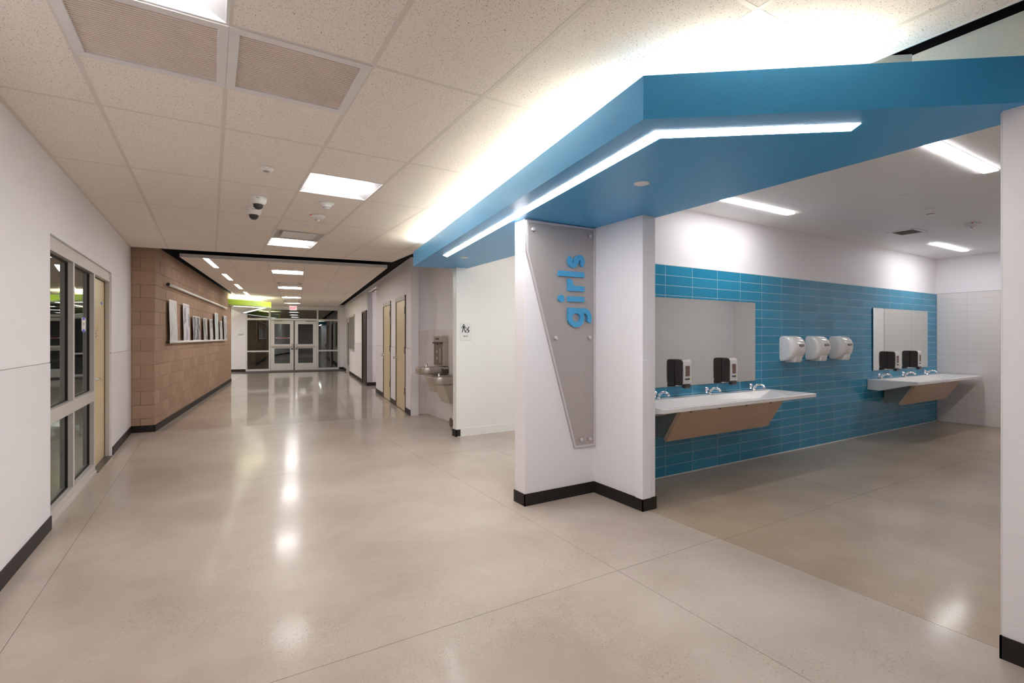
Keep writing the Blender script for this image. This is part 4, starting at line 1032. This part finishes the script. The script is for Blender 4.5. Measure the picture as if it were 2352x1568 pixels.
def make_basin(L):
    o = thing('wash_basin', '', 'sink'); D = .60
    # outer shell
    prof = [(0, -.012), (0, -.145), (-.15, -.150), (-.50, -.052), (-D + .004, -.040), (-D, -.036), (-D, -.004), (-D + .004, 0)]
    ring0 = [(0, y, z) for y, z in prof]; ring1 = [(L, y, z) for y, z in prof]
    b = MB(); bm = b.bm
    v0 = [bm.verts.new(p) for p in ring0]; v1 = [bm.verts.new(p) for p in ring1]
    for i in range(len(prof) - 1): bm.faces.new([v0[i], v0[i + 1], v1[i + 1], v1[i]])
    # ends
    e0 = [bm.verts.new(p) for p in [(0, 0, 0)]]; e1 = [bm.verts.new((L, 0, 0))]
    bm.faces.new(v0 + [e0[0]]); bm.faces.new((v1 + [e1[0]])[::-1])
    bm.faces.new([e0[0], v0[0], v1[0], e1[0]])
    # deck ring and bowl
    o4 = [e0[0], e1[0], v1[-1], v0[-1]]
    i4 = [bm.verts.new(p) for p in [(.07, -.125, 0), (L - .07, -.125, 0), (L - .07, -D + .035, 0), (.07, -D + .035, 0)]]
    s4 = [bm.verts.new(p) for p in [(.10, -.165, -.105), (L - .34, -.165, -.075), (L - .34, -D + .085, -.022), (.10, -D + .085, -.034)]]
    for a_, b_ in ((o4, i4), (i4, s4)):
        for k in range(4): bm.faces.new([a_[k], a_[(k + 1) % 4], b_[(k + 1) % 4], b_[k]])
    bm.faces.new(s4)
    b.done('basin_body', 'sink_white', o, bevel=.004)
    xa, xb = L * .175, L * .175 + 1.62
    # slanted access panel and its side supports
    def panel(off, th, name, m, xa=xa, xb=xb):
        b = MB(); t0, t1 = (-.42, -.078), (-.245, -.375)      # (y,z) top and bottom
        nx, nz = (t1[1] - t0[1]), -(t1[0] - t0[0]); l = sqrt(nx * nx + nz * nz); nx /= l; nz /= l
        q = [(t0[0] + nx * off, t0[1] + nz * off), (t1[0] + nx * off, t1[1] + nz * off), (t1[0] + nx * (off + th), t1[1] + nz * (off + th)), (t0[0] + nx * (off + th), t0[1] + nz * (off + th))]
        b.prism(q, xa, xb, axis='x'); return b.done(name, m, o)
    panel(0, .004, 'access_panel', 'laminate'); panel(-.030, .030, 'panel_core', 'edge_wood')
    for x in (xa + .05, xb - .05 - .03):
        MB().prism([(-.02, -.150), (-.15, -.152), (-.38, -.088), (-.235, -.36), (-.02, -.36)], x, x + .02, axis='x').done('support_bracket', 'bracket_grey', o)
    for k in range(4): MB().box(xa + .12 + k * .42, xa + .15 + k * .42, -.425, -.41, -.088, -.072).done('panel_clip', 'steel_dark', o)
    # faucets
    return o
def make_faucet():
    f = thing('faucet', '', 'faucet')
    MB().lathe([(.026, 0), (.026, .006), (.020, .012), (.018, .03)], 20).done('faucet_base', 'chrome', f)
    MB().tube([(0, 0, .012), (0, -.015, .045), (0, -.05, .068), (0, -.095, .072), (0, -.125, .062)], [.017, .016, .0125, .011, .0105], 14).done('spout', 'chrome', f)
    MB().lathe([(.0135, .048), (.0145, .058), (.0135, .068)], 14, 'z', (0, -.127, -.008)).done('aerator', 'chrome', f)
    MB().lathe([(.012, .018), (.012, .040), (.021, .046), (.022, .068), (.016, .076), (0, .078)], 20, 'z', (-.032, .012, 0)).done('push_handle', 'chrome', f)
    MB().box(-.052, .045, -.02, .028, 0, .006).done('base_plate', 'chrome', f, bevel=.002)
    return f
ba = make_basin(2.35); ba['group'] = 'trough wash basins'
ZR = .808
place(ba, (3.25, 3.517, ZR), 'long white trough basin under the near mirror')
place(ba, (8.11, 3.517, ZR), 'long white trough basin under the far mirror')
fa = make_faucet(); fa['group'] = 'chrome faucets'
for x, lb in ((3.76, 'chrome faucet on the near basin, beside the sign pier edge'), (4.53, 'chrome faucet on the near basin, between the two dispensers'), (5.30, 'chrome faucet on the near basin, under the mirror corner'),
              (8.36, 'chrome faucet on the far basin, first from the hand dryers'), (9.14, 'chrome faucet on the far basin, middle one'), (9.93, 'chrome faucet on the far basin, nearest the white tiles')):
    place(fa, (x, 3.452, ZR), lb)
def make_soap():
    o = thing('soap_dispenser', '', 'dispenser'); w, D, H = .125, .112, .262
    pf = [(0, 0), (0, H), (-.06, H), (-.092, H - .006), (-.100, H - .03), (-.098, .05), (-.090, .012), (-.075, .0)]
    MB().prism(pf, 0, w, axis='x').done('dispenser_body', 'black_plastic', o, bevel=.004)
    front = [(-.072, H + .002), (-.094, H - .003), (-.106, H - .022), (-.112, H * .55), (-.108, .03), (-.104, .016), (-.098, .016), (-.101, H - .03), (-.090, H - .008)]
    MB().prism(front, .002, w - .002, axis='x').done('dispenser_cover', 'grey_plastic', o, bevel=.002)
    MB().box(.030, w - .030, -.1135, -.108, .095, .200).done('level_window', 'amber_window', o, bevel=.003)
    MB().prism([(-.075, .012), (-.112, .014), (-.118, -.012), (-.108, -.028), (-.070, -.022)], .022, w - .022, axis='x').done('push_lever', 'black_plastic', o, bevel=.004)
    text('dispenser_mark', 'WAXIE', .021, 'ink', o, (w / 2 - .006, -.1125, .066), (pi / 2, 0, 0), .0008, bold=.0008)
    MB().box(w - .030, w - .022, -.1128, -.108, .062, .076).done('dispenser_dot', 'yellow_mark', o)
    return o
sd = make_soap(); sd['group'] = 'soap dispensers on the mirrors'
for x, z, lb in ((4.052, .925, 'black and grey soap dispenser on the near mirror, closer to the sign pier'), (4.800, .925, 'black and grey soap dispenser on the near mirror, closer to the dryers'),
                 (8.685, .94, 'black and grey soap dispenser on the far mirror, closer to the dryers'), (9.455, .94, 'black and grey soap dispenser on the far mirror, closer to the white tiles')):
    place(sd, (x, 3.503, z), lb)
def make_dryer():
    o = thing('hand_dryer', '', 'hand dryer'); Wd, H = .295, .322
    prof = []
    base = [(0, .03), (0, .288), (-.010, .310), (-.03, .320), (-.09, .318), (-.135, .300), (-.172, .262), (-.190, .21), (-.192, .16), (-.182, .11), (-.158, .065), (-.125, .03), (-.07, .010), (-.022, .006)]
    rings = []
    for x, k in ((0, .60), (.004, .74), (.014, .84), (.03, .905), (.055, .96), (.09, .99), (.1475, 1.0), (.205, .99), (.24, .96), (.265, .905), (.281, .84), (.291, .74), (.295, .60)):
        zc = .165
        rings.append([(x, y * k, zc + (z - zc) * (1 - (1 - k) * .18)) for y, z in base])
    MB().ring(rings, True, True, True).done('dryer_cover', 'dryer_white', o)
    MB().prism([(-.02, .06), (-.165, .075), (-.148, .0), (-.02, .0)], .075, .22, axis='x').done('air_outlet', 'dryer_white', o, bevel=.008)
    MB().box(.208, .2215, -.142, -.132, .012, .026).done('sensor', 'steel_dark', o)
    bd = [(.105 + .0, 0), (.190, 0), (.203, .012), (.200, .022), (.188, .026), (.107, .026), (.095, .022), (.092, .012)]
    b = MB(); b.prism([(x, z) for x, z in bd], -.003, .004, axis='y'); q = b.done('dryer_badge', 'badge_dark', o, (0, -.192, .192), 0); q.rotation_euler = (radians(-6), 0, 0)
    text('badge_mark', 'XLERATOR', .017, 'grey_plastic', o, (.1475, -.1958, .205), (pi / 2 - radians(6), 0, 0), .0006)
    MB().lathe([(.004, 0), (.004, -.003), (0, -.0032)], 10, 'x', (0, -.022, .16)).done('side_screw', 'steel_dark', o)
    return o
dr = make_dryer(); dr['group'] = 'white hand dryers'
for x, lb in ((5.925, 'white hand dryer nearest to the near mirror'), (6.495, 'white hand dryer in the middle of the row of three'), (7.07, 'white hand dryer nearest to the far mirror')):
    place(dr, (x, 3.521, 1.112), lb)

# ================================================================== DRINKING FOUNTAINS
def outline(x_front, y0, y1, r, xb=3.408, n=8):
    """plan outline, rounded at the front corners"""
    pts = [(xb, y0)]
    for k in range(n + 1):
        a = -pi / 2 - k / n * pi / 2; pts.append((x_front + r + r * cos(a), y0 + r + r * sin(a)))
    for k in range(n + 1):
        a = pi - k / n * pi / 2; pts.append((x_front + r + r * cos(a), y1 - r + r * sin(a)))
    pts.append((xb, y1)); return pts
def fountain(y0, y1, zt, zb, cab, label):
    o = thing('drinking_fountain', label, 'fountain', (3.408, (y0 + y1) / 2, 0)); ox, oy = 3.408, (y0 + y1) / 2
    P = [(x - ox, y - oy) for x, y in outline(2.935, y0, y1, .15)]
    c0 = (-.20, 0)
    def sc_(k, z, dz=0): return [(c0[0] + (x - c0[0]) * k, y * k, z) for x, y in P]
    b = MB(); b.ring([sc_(.93, zb), sc_(.985, zb + .015), sc_(1.0, zb + .04), sc_(1.0, zt - .008), sc_(.985, zt)], True, False, True)
    # top with sunk bowl
    b.ring([sc_(.985, zt), sc_(.90, zt - .002), sc_(.80, zt - .022), sc_(.5, zt - .035), sc_(.1, zt - .042)], False, True, True)
    b.done('fountain_basin', 'steel', o)
    MB().box(-.10, 0, -.22, .22, zt - .03, zt + .004).done('back_deck', 'steel', o)
    MB().tube([(-.36, -.12, zt - .02), (-.36, -.12, zt + .025), (-.35, -.10, zt + .05), (-.345, -.085, zt + .045)], [.018, .016, .014, .009], 12).done('bubbler', 'chrome', o)
    MB().lathe([(.045, 0), (.04, .006), (0, .008)], 20, 'z', (-.22, .02, zt - .035)).done('drain_strainer', 'chrome', o)
    MB().box(-.475, -.469, -.07, .07, zb + .045, zt - .03).done('push_bar', 'steel_light', o, bevel=.002)
    MB().box(-.13, -.01, y0 - oy - .003, y0 - oy + .002, zb + .02, zt - .02).done('louver', 'steel_dark', o)
    x_t, x_b, zlo, wy = cab
    b = MB(); b.ring([[(x_t, -wy, zb + .005), (0, -wy, zb + .005), (0, wy, zb + .005), (x_t, wy, zb + .005)], [(x_b, -wy + .01, zlo), (0, -wy + .01, zlo - .03), (0, wy - .01, zlo - .03), (x_b, wy - .01, zlo)]], smooth=False)
    b.done('fountain_apron', 'steel_light', o, bevel=.01)
    MB().box(x_b * .4, -.02, -wy - .004, -wy + .012, zb - .12, zb - .005).done('louver', 'steel_dark', o)
fountain(7.68, 8.11, .915, .800, (-.30, -.19, .50, .17), 'higher stainless drinking fountain basin under the bottle filler')
fountain(7.15, 7.60, .795, .672, (-.32, -.20, .38, .19), 'lower stainless drinking fountain basin beside the wall nose')
bf = thing('bottle_filler', 'stainless bottle filling station on the alcove tile wall', 'bottle filler', (3.408, 7.905, .93))
MB().box(-.105, 0, -.195, .195, .40, .51).box(-.098, 0, -.195, .195, 0, .40).done('filler_body', 'steel_light', bf, bevel=.004)
MB().box(-.101, -.097, -.180, .188, .015, .375).done('splash_panel', 'steel_brown', bf)
MB().box(-.109, -.104, -.188, .188, .405, .502).done('filler_head', 'steel', bf, bevel=.002)
MB().box(-.111, -.108, -.06, .10, .440, .472).done('display_strip', 'steel_dark', bf)
MB().lathe([(.016, .40), (.016, .37), (.010, .362)], 16, 'z', (-.115, 0, 0)).done('filler_nozzle', 'steel_dark', bf)
MB().box(-.125, -.100, -.190, .190, .375, .405).done('filler_lip', 'steel_dark', bf)
b = MB()
for z in (.24, .13):
    for k in range(16):
        a, c_ = 2 * pi * k / 16, 2 * pi * (k + 1) / 16
        if k in (3, 4, 11, 12): continue
        b.prism([(.05 + .028 * cos(a), z + .028 * sin(a)), (.05 + .028 * cos(c_), z + .028 * sin(c_)), (.05 + .021 * cos(c_), z + .021 * sin(c_)), (.05 + .021 * cos(a), z + .021 * sin(a))], -.1030, -.1008, axis='x')
b.done('instruction_mark', 'paper', bf)
b = MB()
for p in ([(-.10, .06), (-.06, .06), (-.06, .066), (-.10, .066)], [(-.10, .06), (-.094, .06), (-.094, .25), (-.10, .25)], [(-.066, .06), (-.06, .06), (-.06, .25), (-.066, .25)], [(-.10, .25), (-.094, .25), (-.077, .30), (-.083, .30)], [(-.066, .25), (-.06, .25), (-.077, .30), (-.083, .30)]):
    b.prism(p, -.1030, -.1008, axis='x')
b.done('bottle_mark', 'paper', bf)
MB().lathe([(.0, -.004), (.07, -.004), (.075, 0), (.07, .004), (0, .004)], 32, 'x').done('floor_disc', 'brown_disc', None, (3.23, 7.20, .076), label='round brown metal disc standing low by the drinking fountains', cat='disc')
MB().box(3.40, 3.409, 7.16, 7.30, .22, .42).done('wall_plate', 'steel_light', label='small tan plate on the tile wall under the lower fountain', cat='plate')

# ================================================================== PICTURE RAILS AND PRINTS
def rail(z, label, name):
    o = thing(name, label, 'rail', (*S(SB, 9.60), z), R)
    MB().tube([(.045, .01, 0), (.045, 7.21, 0)], .022, 14).done('rail_tube', 'white_plastic', o)
    MB().tube([(.045, -.004, 0), (.045, .011, 0)], .026, 14).done('end_cap', 'black_plastic', o)
    for t in (.3, 2.5, 4.7, 6.9): MB().box(0.0, .04, t, t + .03, -.01, .01).done('rail_bracket', 'steel_dark', o)
rail(2.27, 'white upper picture rail tube on the block wall', 'picture_rail')
rail(1.335, 'white lower ledge tube holding the prints on the block wall', 'picture_ledge')
prints = [(9.692, 10.232, 2.035, 'print_mist', 'tall pale misty print, nearest on the ledge'), (10.76, 11.328, 2.038, 'print_lilac', 'tall lilac-grey print with a dark blot, second on the ledge'), (11.694, 12.471, 1.848, 'print_dark', 'wide dark grey print with white border, lower than its neighbours'),
          (12.895, 13.35, 1.852, 'print_stripe', 'short print with grey vertical streaks, fourth on the ledge'), (13.745, 14.199, 1.857, 'print_blot', 'short print with dark blotches before the tall pale one'), (14.557, 15.126, 2.041, 'print_pale', 'tall pale green-grey print, sixth on the ledge'),
          (15.437, 15.881, 1.862, 'print_slim', 'short slim streaked print between two tall ones'), (16.227, 16.818, 2.037, 'print_shade', 'tall lilac print at the far end of the ledge')]
for t0, t1, zt, m, lb in prints:
    o = thing('art_print', lb, 'print', (*S(SB + .033, t0), 1.3585), R, group='prints on the ledge')
    wd, H = t1 - t0, zt - 1.3585
    NB = 6; b = MB(); b2 = MB()
    def prof(k): u = k / NB; return (.020 - .014 * u + .002 * sin(u * pi * 2), H * u)
    for k in range(NB):
        (x0, z0), (x1, z1) = prof(k), prof(k + 1)
        b.prism([(x0, z0), (x0 + .004, z0), (x1 + .004, z1), (x1, z1)], 0, wd, axis='y')
        b2.prism([(x0 + .0042, z0 + .01 * (k == 0)), (x0 + .0048, z0 + .01 * (k == 0)), (x1 + .0048, z1 - .02 * (k == NB - 1)), (x1 + .0042, z1 - .02 * (k == NB - 1))], .02, wd - .02, axis='y')
    b.done('sheet', 'paper', o); b2.done('image', m, o)
finish(None)
